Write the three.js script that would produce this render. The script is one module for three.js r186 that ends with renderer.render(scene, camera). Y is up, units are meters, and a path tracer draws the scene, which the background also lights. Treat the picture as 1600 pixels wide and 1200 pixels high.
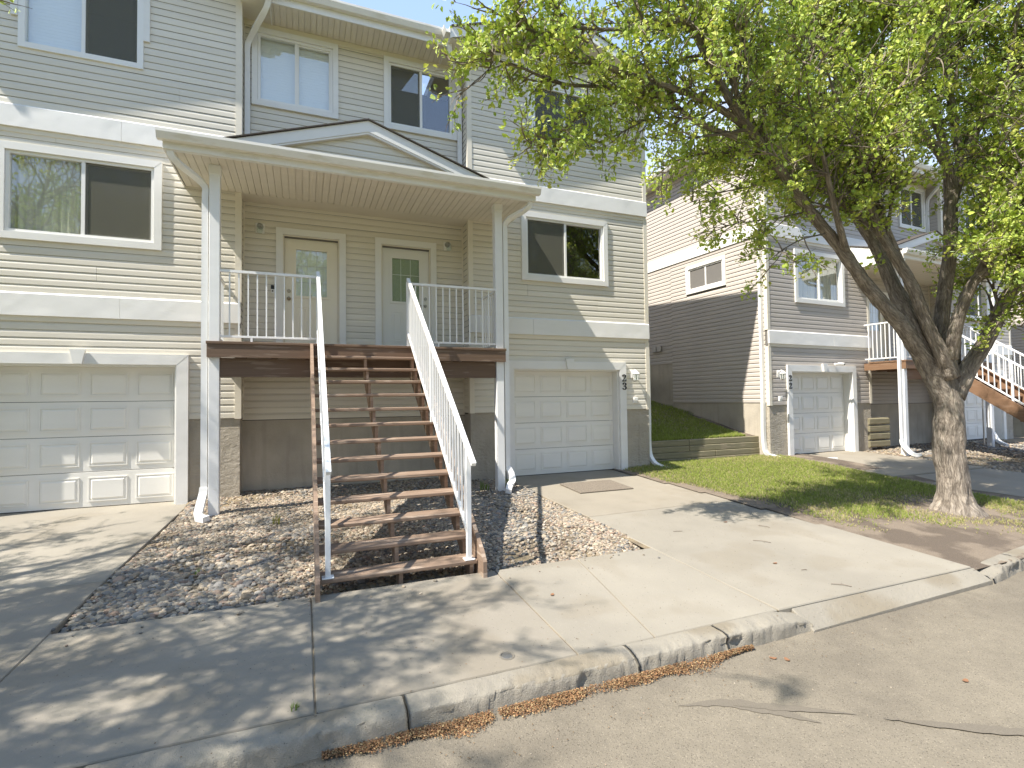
import * as THREE from 'three';
import { mergeGeometries } from 'three/addons/utils/BufferGeometryUtils.js';
import { TextGeometry } from 'three/addons/geometries/TextGeometry.js';
import { FontLoader } from 'three/addons/loaders/FontLoader.js';

// ---------------------------------------------------------------- camera, sky, sun, exposure
const scene = new THREE.Scene();
const V = (x, y, z) => new THREE.Vector3(x, y, z);
const camera = new THREE.PerspectiveCamera(73.03, 4 / 3, 0.05, 900);
const CAM = V(0, 1.58, 9.7), YAW = 0.38327, PITCH = 0.03002, ROLL = -0.01298;
const FW = V(Math.sin(YAW) * Math.cos(PITCH), Math.sin(PITCH), -Math.cos(YAW) * Math.cos(PITCH));
{
  const r0 = V(Math.cos(YAW), 0, Math.sin(YAW)), u0 = r0.clone().cross(FW), c = Math.cos(ROLL), s = Math.sin(ROLL);
  const RT = r0.clone().multiplyScalar(c).addScaledVector(u0, s), UP = u0.clone().multiplyScalar(c).addScaledVector(r0, -s);
  camera.position.copy(CAM);
  camera.quaternion.setFromRotationMatrix(new THREE.Matrix4().makeBasis(RT, UP, FW.clone().negate()));
}
const SUN = V(-0.73, 1, 0.175).normalize();
const sun = new THREE.DirectionalLight(new THREE.Color().setRGB(1, 0.945, 0.86), 5);
sun.position.copy(SUN).multiplyScalar(60).add(V(4, 0, 2)); sun.target.position.set(4, 0, 2);
sun.castShadow = true; sun.shadow.mapSize.set(4096, 4096);
Object.assign(sun.shadow.camera, { left: -30, right: 40, top: 30, bottom: -30, near: 1, far: 150 });
scene.add(sun, sun.target);

// seeded random and periodic value noise
let seed = 7;
const rnd = () => { seed = (seed + 0x6d2b79f5) | 0; let t = Math.imul(seed ^ (seed >>> 15), 1 | seed); t = (t + Math.imul(t ^ (t >>> 7), 61 | t)) ^ t; return ((t ^ (t >>> 14)) >>> 0) / 4294967296; };
const rr = (a, b) => a + (b - a) * rnd();
const hash = (x, y, z) => { let h = Math.imul(x, 374761393) ^ Math.imul(y, 668265263) ^ Math.imul(z, 2147483647 ^ 0x5bd1e995); h = Math.imul(h ^ (h >>> 13), 1274126177); return ((h ^ (h >>> 16)) >>> 0) / 4294967296; };
const sm = (t) => t * t * (3 - 2 * t);
function vn(x, y, px, py, s) {                       // periodic value noise, lattice px by py
  const x0 = Math.floor(x), y0 = Math.floor(y), fx = sm(x - x0), fy = sm(y - y0), m = (a, n) => ((a % n) + n) % n;
  const a = m(x0, px), b = m(x0 + 1, px), c = m(y0, py), d = m(y0 + 1, py);
  const p = hash(a, c, s), q = hash(b, c, s), u = hash(a, d, s), v = hash(b, d, s);
  return p + (q - p) * fx + (u - p) * fy + (p - q - u + v) * fx * fy;
}
function fbm(u, v, fx, fy, oct, s) { let t = 0, a = 0.5, n = 0; for (let i = 0; i < oct; i++) { t += a * vn(u * fx, v * fy, fx, fy, s + i); n += a; a *= 0.5; fx *= 2; fy *= 2; } return t / n; }
function n3(x, y, z) {                               // 3D value noise -1..1
  const X = Math.floor(x), Y = Math.floor(y), Z = Math.floor(z), a = sm(x - X), b = sm(y - Y), c = sm(z - Z), h = (i, j, k) => hash(X + i, Y + j, Z + k + 911);
  const l = (p, q, t) => p + (q - p) * t;
  return 2 * l(l(l(h(0, 0, 0), h(1, 0, 0), a), l(h(0, 1, 0), h(1, 1, 0), a), b), l(l(h(0, 0, 1), h(1, 0, 1), a), l(h(0, 1, 1), h(1, 1, 1), a), b), c) - 1;
}
const clamp = (x, a = 0, b = 1) => Math.min(b, Math.max(a, x));
const smooth = (a, b, x) => sm(clamp((x - a) / (b - a)));

// the sky: pale spring blue with thin high cloud
{
  const W = 1024, H = 512, d = new Float32Array(W * H * 4);
  for (let j = 0; j < H; j++) for (let i = 0; i < W; i++) {
    const el = ((j + 0.5) / H - 0.5) * Math.PI, up = Math.max(0, Math.sin(el)), t = Math.pow(up, 0.42);
    let c = [0.62 - 0.42 * t, 0.68 - 0.34 * t, 0.78 - 0.15 * t];
    const k = 1 / (up + 0.25), az = (i / W);
    let cl = 0; if (up > 0.0) cl = smooth(0.52, 0.85, fbm(az, up * 0.5, 6, 5, 5, 31)) * 0.6 * smooth(0.0, 0.2, up);
    c = c.map((q, n) => q + ([0.88, 0.87, 0.85][n] - q) * cl);
    if (el < 0) c = [0.32, 0.3, 0.27];
    const o = (j * W + i) * 4; d[o] = c[0]; d[o + 1] = c[1]; d[o + 2] = c[2]; d[o + 3] = 1;
  }
  const sky = new THREE.DataTexture(d, W, H, THREE.RGBAFormat, THREE.FloatType);
  sky.mapping = THREE.EquirectangularReflectionMapping; sky.magFilter = sky.minFilter = THREE.LinearFilter; sky.wrapS = THREE.RepeatWrapping; sky.needsUpdate = true;
  scene.background = sky; scene.environment = sky;
}
const renderer = new THREE.WebGLRenderer({ antialias: true });
renderer.setSize(1024, 768);
renderer.toneMapping = THREE.LinearToneMapping; renderer.toneMappingExposure = 1.9;
renderer.shadowMap.enabled = true;

// ---------------------------------------------------------------- textures and materials
function tex(w, h, fn, rx, ry, srgb = true) {
  const d = new Uint8Array(w * h * 4);
  for (let j = 0; j < h; j++) for (let i = 0; i < w; i++) {
    const c = fn(i / w, j / h, i, j), o = (j * w + i) * 4;
    for (let k = 0; k < 3; k++) { let v = clamp(c[k]); if (srgb) v = v <= 0.0031308 ? 12.92 * v : 1.055 * Math.pow(v, 1 / 2.4) - 0.055; d[o + k] = Math.round(255 * v); }
    d[o + 3] = 255;
  }
  const t = new THREE.DataTexture(d, w, h, THREE.RGBAFormat); t.wrapS = t.wrapT = THREE.RepeatWrapping;
  t.magFilter = THREE.LinearFilter; t.minFilter = THREE.LinearMipmapLinearFilter; t.generateMipmaps = true; t.repeat.set(1 / rx, 1 / ry);
  if (srgb) t.colorSpace = THREE.SRGBColorSpace; t.needsUpdate = true; return t;
}
const lerp3 = (a, b, t) => a.map((q, i) => q + (b[i] - q) * t), mul = (a, k) => a.map((q) => q * k);
const SM = (o) => new THREE.MeshStandardMaterial(o), RGB = (r, g, b) => new THREE.Color().setRGB(r, g, b);
const concreteMap = (base, s, stain) => tex(1024, 1024, (u, v, i, j) => {
  const big = fbm(u, v, 3, 3, 4, s), mid = fbm(u, v, 14, 14, 3, s + 9), fine = hash(i, j, s), sp = hash(i >> 1, j >> 1, s + 3);
  let c = mul(base, 0.86 + 0.2 * big + 0.12 * (mid - 0.5) + 0.09 * (fine - 0.5));
  c = lerp3(c, [base[0] * 0.72, base[1] * 0.66, base[2] * 0.56], stain * smooth(0.52, 0.72, fbm(u, v, 5, 5, 4, s + 20)));
  if (sp > 0.9975) c = mul(c, 0.45); else if (sp < 0.002) c = mul(c, 1.25);
  return c;
}, 3.1, 3.1);
const grainBump = (s, n) => tex(512, 512, (u, v, i, j) => { const q = 0.5 * fbm(u, v, n, n, 4, s) + 0.5 * hash(i, j, s + 2); return [q, q, q]; }, 1.1, 1.1, false);
const bumpFine = grainBump(5, 40);
const M = {};
M.concrete = [1, 2, 3].map((k) => SM({ map: concreteMap([[0.285, 0.25, 0.194], [0.262, 0.233, 0.185], [0.29, 0.261, 0.209]][k - 1], 40 * k, 0.28), bumpMap: bumpFine, bumpScale: 0.0025, roughness: 0.93 }));
M.kerb = SM({ map: concreteMap([0.30, 0.27, 0.216], 171, 0.7), bumpMap: bumpFine, bumpScale: 0.009, roughness: 0.95 });
M.asphalt = SM({
  map: tex(1024, 1024, (u, v, i, j) => {
    const big = fbm(u, v, 3, 3, 4, 301), mid = fbm(u, v, 24, 24, 3, 309), f = hash(i >> 1, j >> 1, 311), g = hash(i, j, 312);
    let c = mul(lerp3([0.182, 0.155, 0.115], [0.225, 0.193, 0.142], smooth(0.3, 0.7, big)), 0.84 + 0.24 * mid + 0.2 * (g - 0.5));
    if (f > 0.975) c = mul(c, 0.4); else if (f < 0.02) c = mul(c, 1.5); else if (f > 0.92) c = mul(c, 0.72);
    return c;
  }, 2.6, 2.6), bumpMap: grainBump(77, 60), bumpScale: 0.006, roughness: 0.95,
});
M.tar = SM({ map: tex(256, 256, (u, v, i, j) => mul([0.158, 0.135, 0.102], 0.75 + 0.5 * hash(i, j, 5)), 0.6, 0.6), roughness: 0.85 });
const soilTex = (a, b, s) => tex(1024, 1024, (u, v, i, j) => { const m = fbm(u, v, 8, 8, 5, s), f = hash(i >> 1, j >> 1, s + 1), g = hash(i, j, s + 2); let c = mul(lerp3(a, b, smooth(0.35, 0.65, m)), 0.75 + 0.5 * g); if (f > 0.985) c = mul(c, 1.7); else if (f < 0.03) c = mul(c, 0.5); return c; }, 2.3, 2.3);
M.bed = SM({ map: soilTex([0.15, 0.12, 0.085], [0.29, 0.225, 0.14], 401), bumpMap: bumpFine, bumpScale: 0.012, roughness: 1 });
M.soil = SM({ map: soilTex([0.13, 0.10, 0.073], [0.225, 0.178, 0.13], 421), bumpMap: bumpFine, bumpScale: 0.012, roughness: 1 });
M.turf = SM({ map: soilTex([0.12, 0.13, 0.04], [0.21, 0.19, 0.08], 431), bumpMap: bumpFine, bumpScale: 0.012, roughness: 1 });
const vinylTex = (base, s) => tex(512, 512, (u, v, i, j) => { const st = fbm(u, v, 5, 20, 4, s), f = hash(i, j, s); return mul(base, 0.94 + 0.09 * st + 0.025 * (f - 0.5)); }, 2.7, 2.7);
M.siding = [0, 1, 2].map((k) => SM({ map: vinylTex(mul([0.725, 0.675, 0.57], [1, 0.965, 1.02][k]), 500 + k), roughness: 0.55 }));
M.siding2 = SM({ map: vinylTex([0.50, 0.45, 0.395], 520), roughness: 0.6 });
M.trim = SM({ map: vinylTex([0.80, 0.785, 0.74], 530), roughness: 0.5 });
M.band = SM({ map: vinylTex([0.79, 0.775, 0.735], 540), bumpMap: tex(256, 256, (u, v) => { const q = fbm(u, v, 4, 3, 3, 541); return [q, q, q]; }, 1.9, 1.3, false), bumpScale: 0.012, roughness: 0.5 });
M.cornerCream = SM({ map: vinylTex([0.76, 0.70, 0.58], 545), roughness: 0.55 });
M.vinyl = SM({ color: RGB(0.82, 0.81, 0.77), roughness: 0.4 });
M.metalWhite = SM({ map: vinylTex([0.82, 0.815, 0.79], 550), roughness: 0.42 });
M.soffit = [0, 1].map((k) => SM({ map: vinylTex(mul([0.74, 0.685, 0.57], 1 - 0.03 * k), 560 + k), roughness: 0.6 }));
M.gutter = SM({ map: tex(512, 512, (u, v, i, j) => { const s = smooth(0.55, 0.75, fbm(u, v, 6, 14, 4, 571)); return lerp3(mul([0.80, 0.775, 0.71], 0.95 + 0.08 * hash(i, j, 3)), [0.56, 0.50, 0.34], 0.35 * s); }, 1.7, 0.9), roughness: 0.5 });
M.shingle = SM({ map: tex(256, 256, (u, v, i, j) => mul([0.075, 0.062, 0.05], 0.5 + hash(i, j, 9)), 0.5, 0.5), roughness: 0.95 });
M.found = SM({ map: tex(1024, 1024, (u, v, i, j) => { const b = fbm(u, v, 4, 4, 5, 601), st = smooth(0.5, 0.75, fbm(u, v, 26, 3, 3, 605)); return mul(lerp3([0.46, 0.41, 0.33], [0.31, 0.265, 0.205], 0.25 * st), 0.62 + 0.62 * b + 0.12 * (hash(i, j, 6) - 0.5)); }, 2.4, 2.4), roughness: 0.98,
  bumpMap: tex(512, 512, (u, v, i, j) => { const q = 0.7 * (1 - Math.abs(2 * fbm(u, v, 12, 20, 4, 611) - 1)) + 0.3 * hash(i, j, 7); return [q, q, q]; }, 1.2, 1.2, false), bumpScale: 0.02 });
M.parge = SM({ map: M.found.map, bumpMap: bumpFine, bumpScale: 0.006, roughness: 0.98 });
const woodTex = (a, b, s, wear) => tex(512, 256, (u, v, i, j) => { const g = fbm(u, v, 3, 44, 4, s), w = smooth(0.58, 0.72, fbm(u, v, 4, 9, 4, s + 7)); return mul(lerp3(lerp3(a, b, g), [0.47, 0.37, 0.28], wear * w), 0.85 + 0.3 * hash(i, j, s)); }, 1.3, 0.32);
M.tread = [0, 1, 2].map((k) => SM({ map: woodTex([0.19, 0.128, 0.086], [0.29, 0.203, 0.142], 700 + k * 11, 0.6), roughness: 0.75 }));
M.deckwood = SM({ map: woodTex([0.118, 0.073, 0.045], [0.168, 0.107, 0.067], 740, 0.22), roughness: 0.7 });
M.stain = SM({ map: woodTex([0.175, 0.095, 0.05], [0.235, 0.135, 0.074], 750, 0.1), roughness: 0.7 });
M.timber = [0, 1].map((k) => SM({ map: woodTex([0.17, 0.15, 0.09], [0.28, 0.25, 0.16], 760 + 9 * k, 0.35), roughness: 0.95 }));
M.doorCream = SM({ color: RGB(0.82, 0.76, 0.62), roughness: 0.45 });
M.doorWhite = SM({ color: RGB(0.78, 0.765, 0.71), roughness: 0.45 });
M.garage = SM({ map: vinylTex([0.80, 0.775, 0.71], 580), roughness: 0.5 });
M.lapShade = SM({ color: RGB(0.16, 0.15, 0.135), roughness: 0.95 });  // wall backing coloured dark to deepen the shade lines under siding laps
M.dark = SM({ color: RGB(0.018, 0.018, 0.02), roughness: 0.8 });
M.screen = SM({ map: tex(256, 256, (u, v, i, j) => mul([0.15, 0.147, 0.112], 0.7 + 0.6 * hash(i, j, 12)), 0.5, 0.5), roughness: 0.9, transparent: true, opacity: 0.52 });
M.foliageReflection = SM({ map: tex(256, 256, (u, v, i, j) => mul([0.42, 0.42, 0.34], 0.55 + 0.9 * hash(i, j, 14)), 0.5, 0.5), roughness: 0.9 });  // speckled green-grey, foliage reflection painted as a colour
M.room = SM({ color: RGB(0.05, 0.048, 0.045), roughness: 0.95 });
M.blind = SM({ color: RGB(0.78, 0.79, 0.80), roughness: 0.8 });
M.curtain = SM({ color: RGB(0.62, 0.59, 0.50), roughness: 0.9 });
M.glass = new THREE.MeshPhysicalMaterial({ color: RGB(0.97, 0.99, 0.98), transmission: 1, thickness: 0, roughness: 0.01, ior: 2.0 });
M.frosted = new THREE.MeshPhysicalMaterial({ color: RGB(0.9, 0.95, 0.93), transmission: 1, thickness: 0, roughness: 0.18, ior: 1.9 });
M.brass = SM({ color: RGB(0.35, 0.30, 0.22), metalness: 0.9, roughness: 0.35 });
M.nickel = SM({ color: RGB(0.45, 0.44, 0.42), metalness: 0.9, roughness: 0.35 });
M.black = SM({ color: RGB(0.014, 0.014, 0.015), roughness: 0.5 });
M.mat = SM({ map: tex(512, 512, (u, v, i, j) => mul([0.20, 0.165, 0.125], 0.45 + 1.1 * hash(i >> 1, j >> 1, 8)), 1.2, 1.2), bumpMap: bumpFine, bumpScale: 0.008, roughness: 1 });
M.bark = SM({
  map: tex(512, 1024, (u, v, i, j) => { const w = 0.06 * (fbm(u, v, 6, 10, 3, 801) - 0.5); const f = 1 - Math.abs(2 * fbm(u + w, v, 20, 5, 4, 803) - 1), g = hash(i, j, 4), p = fbm(u, v, 5, 8, 4, 809); return mul(lerp3([0.385, 0.33, 0.265], [0.185, 0.152, 0.118], 0.55 * smooth(0.6, 1.0, f) + 0.55 * smooth(0.55, 0.95, 1 - Math.abs(2 * fbm(u + 2 * w, v, 46, 14, 3, 823) - 1))), (0.6 + 0.8 * p) * (0.7 + 0.6 * g)); }, 1, 1.3),
  bumpMap: tex(512, 1024, (u, v, i, j) => { const w = 0.06 * (fbm(u, v, 6, 10, 3, 801) - 0.5); const f = Math.abs(2 * fbm(u + w, v, 20, 5, 4, 803) - 1); const q = 0.5 * Math.sqrt(f) + 0.4 * Math.sqrt(Math.abs(2 * fbm(u + 2 * w, v, 46, 14, 3, 823) - 1)) + 0.1 * hash(i, j, 2); return [q, q, q]; }, 1, 1.3, false), bumpScale: 0.03, roughness: 0.95,
});
M.twig = SM({ color: RGB(0.25, 0.205, 0.16), roughness: 0.95 });
M.leaf = new THREE.MeshPhysicalMaterial({ color: 0xffffff, transmission: 0.42, thickness: 0, roughness: 0.85, side: THREE.DoubleSide });
M.blade = new THREE.MeshPhysicalMaterial({ color: 0xffffff, transmission: 0.25, thickness: 0, roughness: 0.9, side: THREE.DoubleSide });
M.stone = SM({ color: 0xffffff, roughness: 0.95 });

// ---------------------------------------------------------------- geometry helpers
function muv(g) {                                   // uv in metres by the dominant direction of each face
  g = g.index ? g.toNonIndexed() : g;
  const p = g.attributes.position, n = p.count, uv = new Float32Array(n * 2);
  const a = V(), b = V(), c = V();
  for (let i = 0; i < n; i += 3) {
    a.fromBufferAttribute(p, i); b.fromBufferAttribute(p, i + 1); c.fromBufferAttribute(p, i + 2);
    const N = b.clone().sub(a).cross(c.clone().sub(a)), x = Math.abs(N.x), y = Math.abs(N.y), z = Math.abs(N.z);
    for (let k = 0; k < 3; k++) { const q = [a, b, c][k]; const w = y >= x && y >= z ? [q.x, q.z] : x >= z ? [q.z, q.y] : [q.x, q.y]; uv[(i + k) * 2] = w[0]; uv[(i + k) * 2 + 1] = w[1]; }
  }
  g.setAttribute('uv', new THREE.BufferAttribute(uv, 2)); return g;
}
const strip = (g) => { for (const k of Object.keys(g.attributes)) if (!['position', 'normal', 'uv'].includes(k)) g.deleteAttribute(k); return g; };
const B = (x0, x1, y0, y1, z0, z1) => muv(new THREE.BoxGeometry(x1 - x0, y1 - y0, z1 - z0).translate((x0 + x1) / 2, (y0 + y1) / 2, (z0 + z1) / 2));
function CB(x0, x1, y0, y1, z0, z1, b = 0.006) {     // box with chamfered edges
  const s = new THREE.Shape(), w = (x1 - x0) / 2 - b, h = (y1 - y0) / 2 - b;
  s.moveTo(-w, -h); s.lineTo(w, -h); s.lineTo(w, h); s.lineTo(-w, h); s.closePath();
  const g = new THREE.ExtrudeGeometry(s, { depth: z1 - z0 - 2 * b, bevelEnabled: true, bevelSize: b, bevelThickness: b, bevelSegments: 1 });
  return muv(g.translate((x0 + x1) / 2, (y0 + y1) / 2, z0 + b));
}
function prism(pts, z0, z1) {                       // polygon in x,y pushed along z
  const s = new THREE.Shape(pts.map(([x, y]) => new THREE.Vector2(x, y)));
  return muv(new THREE.ExtrudeGeometry(s, { depth: z1 - z0, bevelEnabled: false }).translate(0, 0, z0));
}
function prismX(pts, x0, x1) {                      // polygon in z,y pushed along x
  const g = new THREE.ExtrudeGeometry(new THREE.Shape(pts.map(([z, y]) => new THREE.Vector2(-z, y))), { depth: x1 - x0, bevelEnabled: false });
  return muv(g.rotateY(Math.PI / 2).translate(x0, 0, 0));
}
function wallShape(x0, x1, y0, y1, holes, t, top, notch) {  // wall with openings, outer face at z = 0
  const s = new THREE.Shape(); s.moveTo(x0, y0); if (notch) { s.lineTo(notch[0], y0); s.lineTo(notch[0], notch[2]); s.lineTo(notch[1], notch[2]); s.lineTo(notch[1], y0); } s.lineTo(x1, y0); s.lineTo(x1, y1); if (top) s.lineTo(top[0], top[1]); s.lineTo(x0, y1); s.closePath();
  for (const [a, b, c, d] of holes) { const h = new THREE.Path(); h.moveTo(a, c); h.lineTo(a, d); h.lineTo(b, d); h.lineTo(b, c); h.closePath(); s.holes.push(h); }
  return muv(new THREE.ExtrudeGeometry(s, { depth: t, bevelEnabled: false }).translate(0, 0, -t));
}
function tube(pts, rad, n, o = {}) {                // round or (n = 4) square tube through points; rad number or list
  const P = pts.map((p) => (p.isVector3 ? p : V(...p))), m = P.length, pos = [], uv = [], idx = [];
  let ref = o.ref || V(0.31, 0.2, 0.93), len = 0, nrm = null;
  for (let i = 0; i < m; i++) {
    const t = P[Math.min(i + 1, m - 1)].clone().sub(P[Math.max(i - 1, 0)]).normalize();
    if (!nrm || o.fixed) nrm = ref.clone(); nrm.addScaledVector(t, -nrm.dot(t)).normalize();
    const bi = t.clone().cross(nrm); if (i) len += P[i].distanceTo(P[i - 1]);
    const r = Array.isArray(rad) ? rad[i] : rad;
    for (let k = 0; k <= n; k++) {
      const a = (k + (n === 4 ? 0.5 : 0)) / n * Math.PI * 2; let q = n === 4 ? r * 1.414 : r;
      const ca = Math.cos(a), sa = Math.sin(a) * (o.flat || 1);
      let v = P[i].clone().addScaledVector(nrm, q * ca).addScaledVector(bi, q * sa);
      if (o.bump) { const d = o.bump(v, a, len, r); v.addScaledVector(nrm, d * ca).addScaledVector(bi, d * sa); }
      pos.push(v.x, v.y, v.z); uv.push(k / n * (o.uw || 1), len);
    }
  }
  for (let i = 0; i < m - 1; i++) for (let k = 0; k < n; k++) { const a = i * (n + 1) + k, b = a + n + 1; idx.push(a, a + 1, b, b, a + 1, b + 1); }
  if (!o.open) for (const [i, f] of [[0, 1], [m - 1, 0]]) { const c = pos.length / 3; pos.push(P[i].x, P[i].y, P[i].z); uv.push(0, 0); for (let k = 0; k < n; k++) { const a = i * (n + 1) + k; f ? idx.push(c, a + 1, a) : idx.push(c, a, a + 1); } }
  let g = new THREE.BufferGeometry(); g.setAttribute('position', new THREE.Float32BufferAttribute(pos, 3)); g.setAttribute('uv', new THREE.Float32BufferAttribute(uv, 2)); g.setIndex(idx);
  if (n === 4) { g = g.toNonIndexed(); }
  g.computeVertexNormals(); return g.index ? g.toNonIndexed() : g;
}
const smoothPath = (pts, n) => new THREE.CatmullRomCurve3(pts.map((p) => (p.isVector3 ? p : V(...p))), false, 'centripetal').getPoints(n);
function bar(p, q, w, h, up = V(0, 1, 0)) {         // straight box from p to q
  p = p.isVector3 ? p : V(...p); q = q.isVector3 ? q : V(...q);
  const d = q.clone().sub(p), L = d.length(), x = d.normalize(), z = x.clone().cross(up).normalize(), y = z.clone().cross(x);
  const g = B(0, L, -h / 2, h / 2, -w / 2, w / 2); g.applyMatrix4(new THREE.Matrix4().makeBasis(x, y, z).setPosition(p)); return g;
}
const MG = (a) => (Array.isArray(a) ? mergeGeometries(a.map((g) => strip(g.index ? g.toNonIndexed() : g))) : a);
const used = {};
const numbered = (n) => { const k = used[n] = (used[n] ?? -1) + 1; return k ? n + '_' + String(k).padStart(3, '0') : n; };
const shade = (m) => { m.castShadow = m.receiveShadow = true; return m; };
function part(name, g, mat, parent, label) { const m = shade(new THREE.Mesh(MG(g), mat)); m.name = name; if (label) m.userData.label = label; parent.add(m); return m; }
function holder(name, parent) { const g = new THREE.Group(); g.name = name; parent.add(g); return g; }
function thing(name, label, category, pos = [0, 0, 0], group) { const o = new THREE.Group(); o.name = numbered(name); o.position.set(...pos); o.userData = { label, category }; if (group) o.userData.group = group; scene.add(o); return o; }
function solo(name, g, mat, label, category, group) { const m = shade(new THREE.Mesh(MG(g), mat)); m.name = numbered(name); m.userData = { label, category }; if (group) m.userData.group = group; scene.add(m); return m; }
function struct(name, g, mat) { const m = g ? shade(new THREE.Mesh(MG(g), mat)) : new THREE.Group(); m.name = numbered(name); m.userData.kind = 'structure'; scene.add(m); return m; }
function instanced(name, geo, mat, list, parent, extra) {  // list of [matrix, color]
  const m = shade(new THREE.InstancedMesh(geo, mat, list.length)); m.name = parent ? name : numbered(name);
  list.forEach(([mx, c], i) => { m.setMatrixAt(i, mx); m.setColorAt(i, c); });
  m.userData = { kind: 'stuff', ...extra }; (parent || scene).add(m); return m;
}
const font = await new FontLoader().loadAsync('fonts/droid/droid_serif_bold.typeface.json');
const fontSans = await new FontLoader().loadAsync('fonts/droid/droid_serif_regular.typeface.json');

// ---------------------------------------------------------------- ground, street, kerb, pavement
const STREET = -0.48;
const gy = (z) => -0.055 * clamp(z, 0, 6.35);
function sheet(x0, x1, z0, z1, nx, nz, hf, inside) {
  const pos = [], idx = [], id = new Map();
  for (let j = 0; j <= nz; j++) for (let i = 0; i <= nx; i++) { const x = x0 + (x1 - x0) * i / nx, z = z0 + (z1 - z0) * j / nz; pos.push(x, hf(x, z), z); }
  for (let j = 0; j < nz; j++) for (let i = 0; i < nx; i++) { const a = j * (nx + 1) + i, b = a + nx + 1; if (inside && !inside(x0 + (x1 - x0) * (i + 0.5) / nx, z0 + (z1 - z0) * (j + 0.5) / nz)) continue; idx.push(a, b, a + 1, a + 1, b, b + 1); }
  const g = new THREE.BufferGeometry(); g.setAttribute('position', new THREE.Float32BufferAttribute(pos, 3)); g.setIndex(idx);
  const uv = []; for (let i = 0; i < pos.length; i += 3) uv.push(pos[i], pos[i + 2]); g.setAttribute('uv', new THREE.Float32BufferAttribute(uv, 2)); g.computeVertexNormals(); return g;
}
struct('ground', sheet(-300, 300, -300, 300, 40, 40, () => -0.75), M.turf);
const street = struct('street', sheet(-70, 90, 6.2, 13.6, 160, 8, () => STREET), M.asphalt);
{
  let lay = 0.002; const ribbon = (pts, w) => { lay += 0.002; w *= 1.5; const L = [], R = []; pts.forEach(([x, z], i) => { const a = pts[Math.max(0, i - 1)], b = pts[Math.min(pts.length - 1, i + 1)], d = Math.hypot(b[0] - a[0], b[1] - a[1]), k = w * Math.sin(Math.PI * (i + 0.35) / (pts.length - 0.3)) * (0.8 + 0.4 * rnd()); L.push([x - (b[1] - a[1]) / d * k, z + (b[0] - a[0]) / d * k]); R.push([x + (b[1] - a[1]) / d * k, z - (b[0] - a[0]) / d * k]); });
    const pos = [], idx = []; L.forEach((p, i) => { pos.push(p[0], STREET + lay, p[1], R[i][0], STREET + lay, R[i][1]); if (i) idx.push(2 * i - 2, 2 * i - 1, 2 * i, 2 * i, 2 * i - 1, 2 * i + 1); });
    const g = new THREE.BufferGeometry(); g.setAttribute('position', new THREE.Float32BufferAttribute(pos, 3)); g.setIndex(idx); g.computeVertexNormals(); return muv(g); };
  const fine = (p, n) => smoothPath(p.map(([x, z]) => [x, 0, z]), n).map((q) => [q.x + rr(-0.006, 0.006), q.z + rr(-0.006, 0.006)]);
  part('tar_strip', ribbon(fine([[2.33, 6.84], [2.65, 6.94], [2.83, 7.1], [3.02, 7.33]], 24), 0.036), M.tar, street);
  part('tar_strip', ribbon(fine([[2.66, 6.97], [2.9, 7.1], [3.3, 7.36]], 20), 0.024), M.tar, street);
  part('tar_strip', ribbon(fine([[3.42, 7.46], [3.7, 7.66], [4.06, 7.88], [4.5, 8.1]], 26), 0.026), M.tar, street);
}
// concrete slabs: corner list (x, z) counter-clockwise from above; top follows the fall of the ground
function slab(pts, mat, name, parent, dy = 0, fall = gy) {
  const cx = pts.reduce((s, p) => s + p[0], 0) / pts.length, cz = pts.reduce((s, p) => s + p[1], 0) / pts.length;
  const sh = (k) => pts.map(([x, z]) => { const d = Math.hypot(x - cx, z - cz); return [x + (cx - x) * k / d, z + (cz - z) * k / d]; });
  const rings = [[sh(0), -0.12], [sh(0), -0.009], [sh(0.010), 0]], pos = [], n = pts.length, idx = [];
  for (const [r, y] of rings) for (const [x, z] of r) pos.push(x, fall(z) + y + dy, z);
  for (let k = 0; k < 2; k++) for (let i = 0; i < n; i++) { const a = k * n + i, b = k * n + (i + 1) % n; idx.push(a, b, a + n, a + n, b, b + n); }
  const tris = THREE.ShapeUtils.triangulateShape(rings[2][0].map(([x, z]) => new THREE.Vector2(x, -z)), []);
  for (const [a, b, c] of tris) idx.push(2 * n + a, 2 * n + b, 2 * n + c);
  const g = new THREE.BufferGeometry(); g.setAttribute('position', new THREE.Float32BufferAttribute(pos, 3)); g.setIndex(idx); const q = muv(g); q.computeVertexNormals();
  return part(name, q, mat, parent);
}
const quad = (x0, x1, z0, z1) => [[x0, z1], [x1, z1], [x1, z0], [x0, z0]];
const walk = struct('pavement'), J = 0.005;
slab([[-1.93, 6.2], [0.07 - J, 6.2], [0.07 - J, 4.42], [-1.88, 4.42]], M.concrete[1], 'paving_slab', walk);
slab([[0.07 + J, 6.2], [1.92 - J, 6.2], [1.9 - J, 4.42], [0.07 + J, 4.42]], M.concrete[1], 'paving_slab', walk);
slab([[1.92 + J, 6.2], [2.62 - J, 6.2], [2.9 - J, 4.42], [1.9 + J, 4.42]], M.concrete[2], 'paving_slab', walk);
slab([[2.62 + J, 6.2], [3.96 - J, 6.2], [3.93 - J, 4.42], [2.9 + J, 4.42]], M.concrete[2], 'paving_slab', walk);
const joints = struct('joint_fill', [sheet(-1.9, 3.98, 4.43, 6.2, 20, 8, (x, z) => gy(z) - 0.012), sheet(3.85, 6.6, 0.2, 6.2, 4, 20, (x, z) => gy(z) - 0.012), sheet(-4.7, -1.9, 0.2, 6.2, 4, 20, (x, z) => gy(z) - 0.012)], M.bed);
const dr = struct('driveway');
slab([[3.9 + J, 2.98 - J], [6.74, 2.9 - J], [6.42, -0.24], [3.74, -0.24]], M.concrete[0], 'driveway_slab', dr, 0.003);
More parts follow.
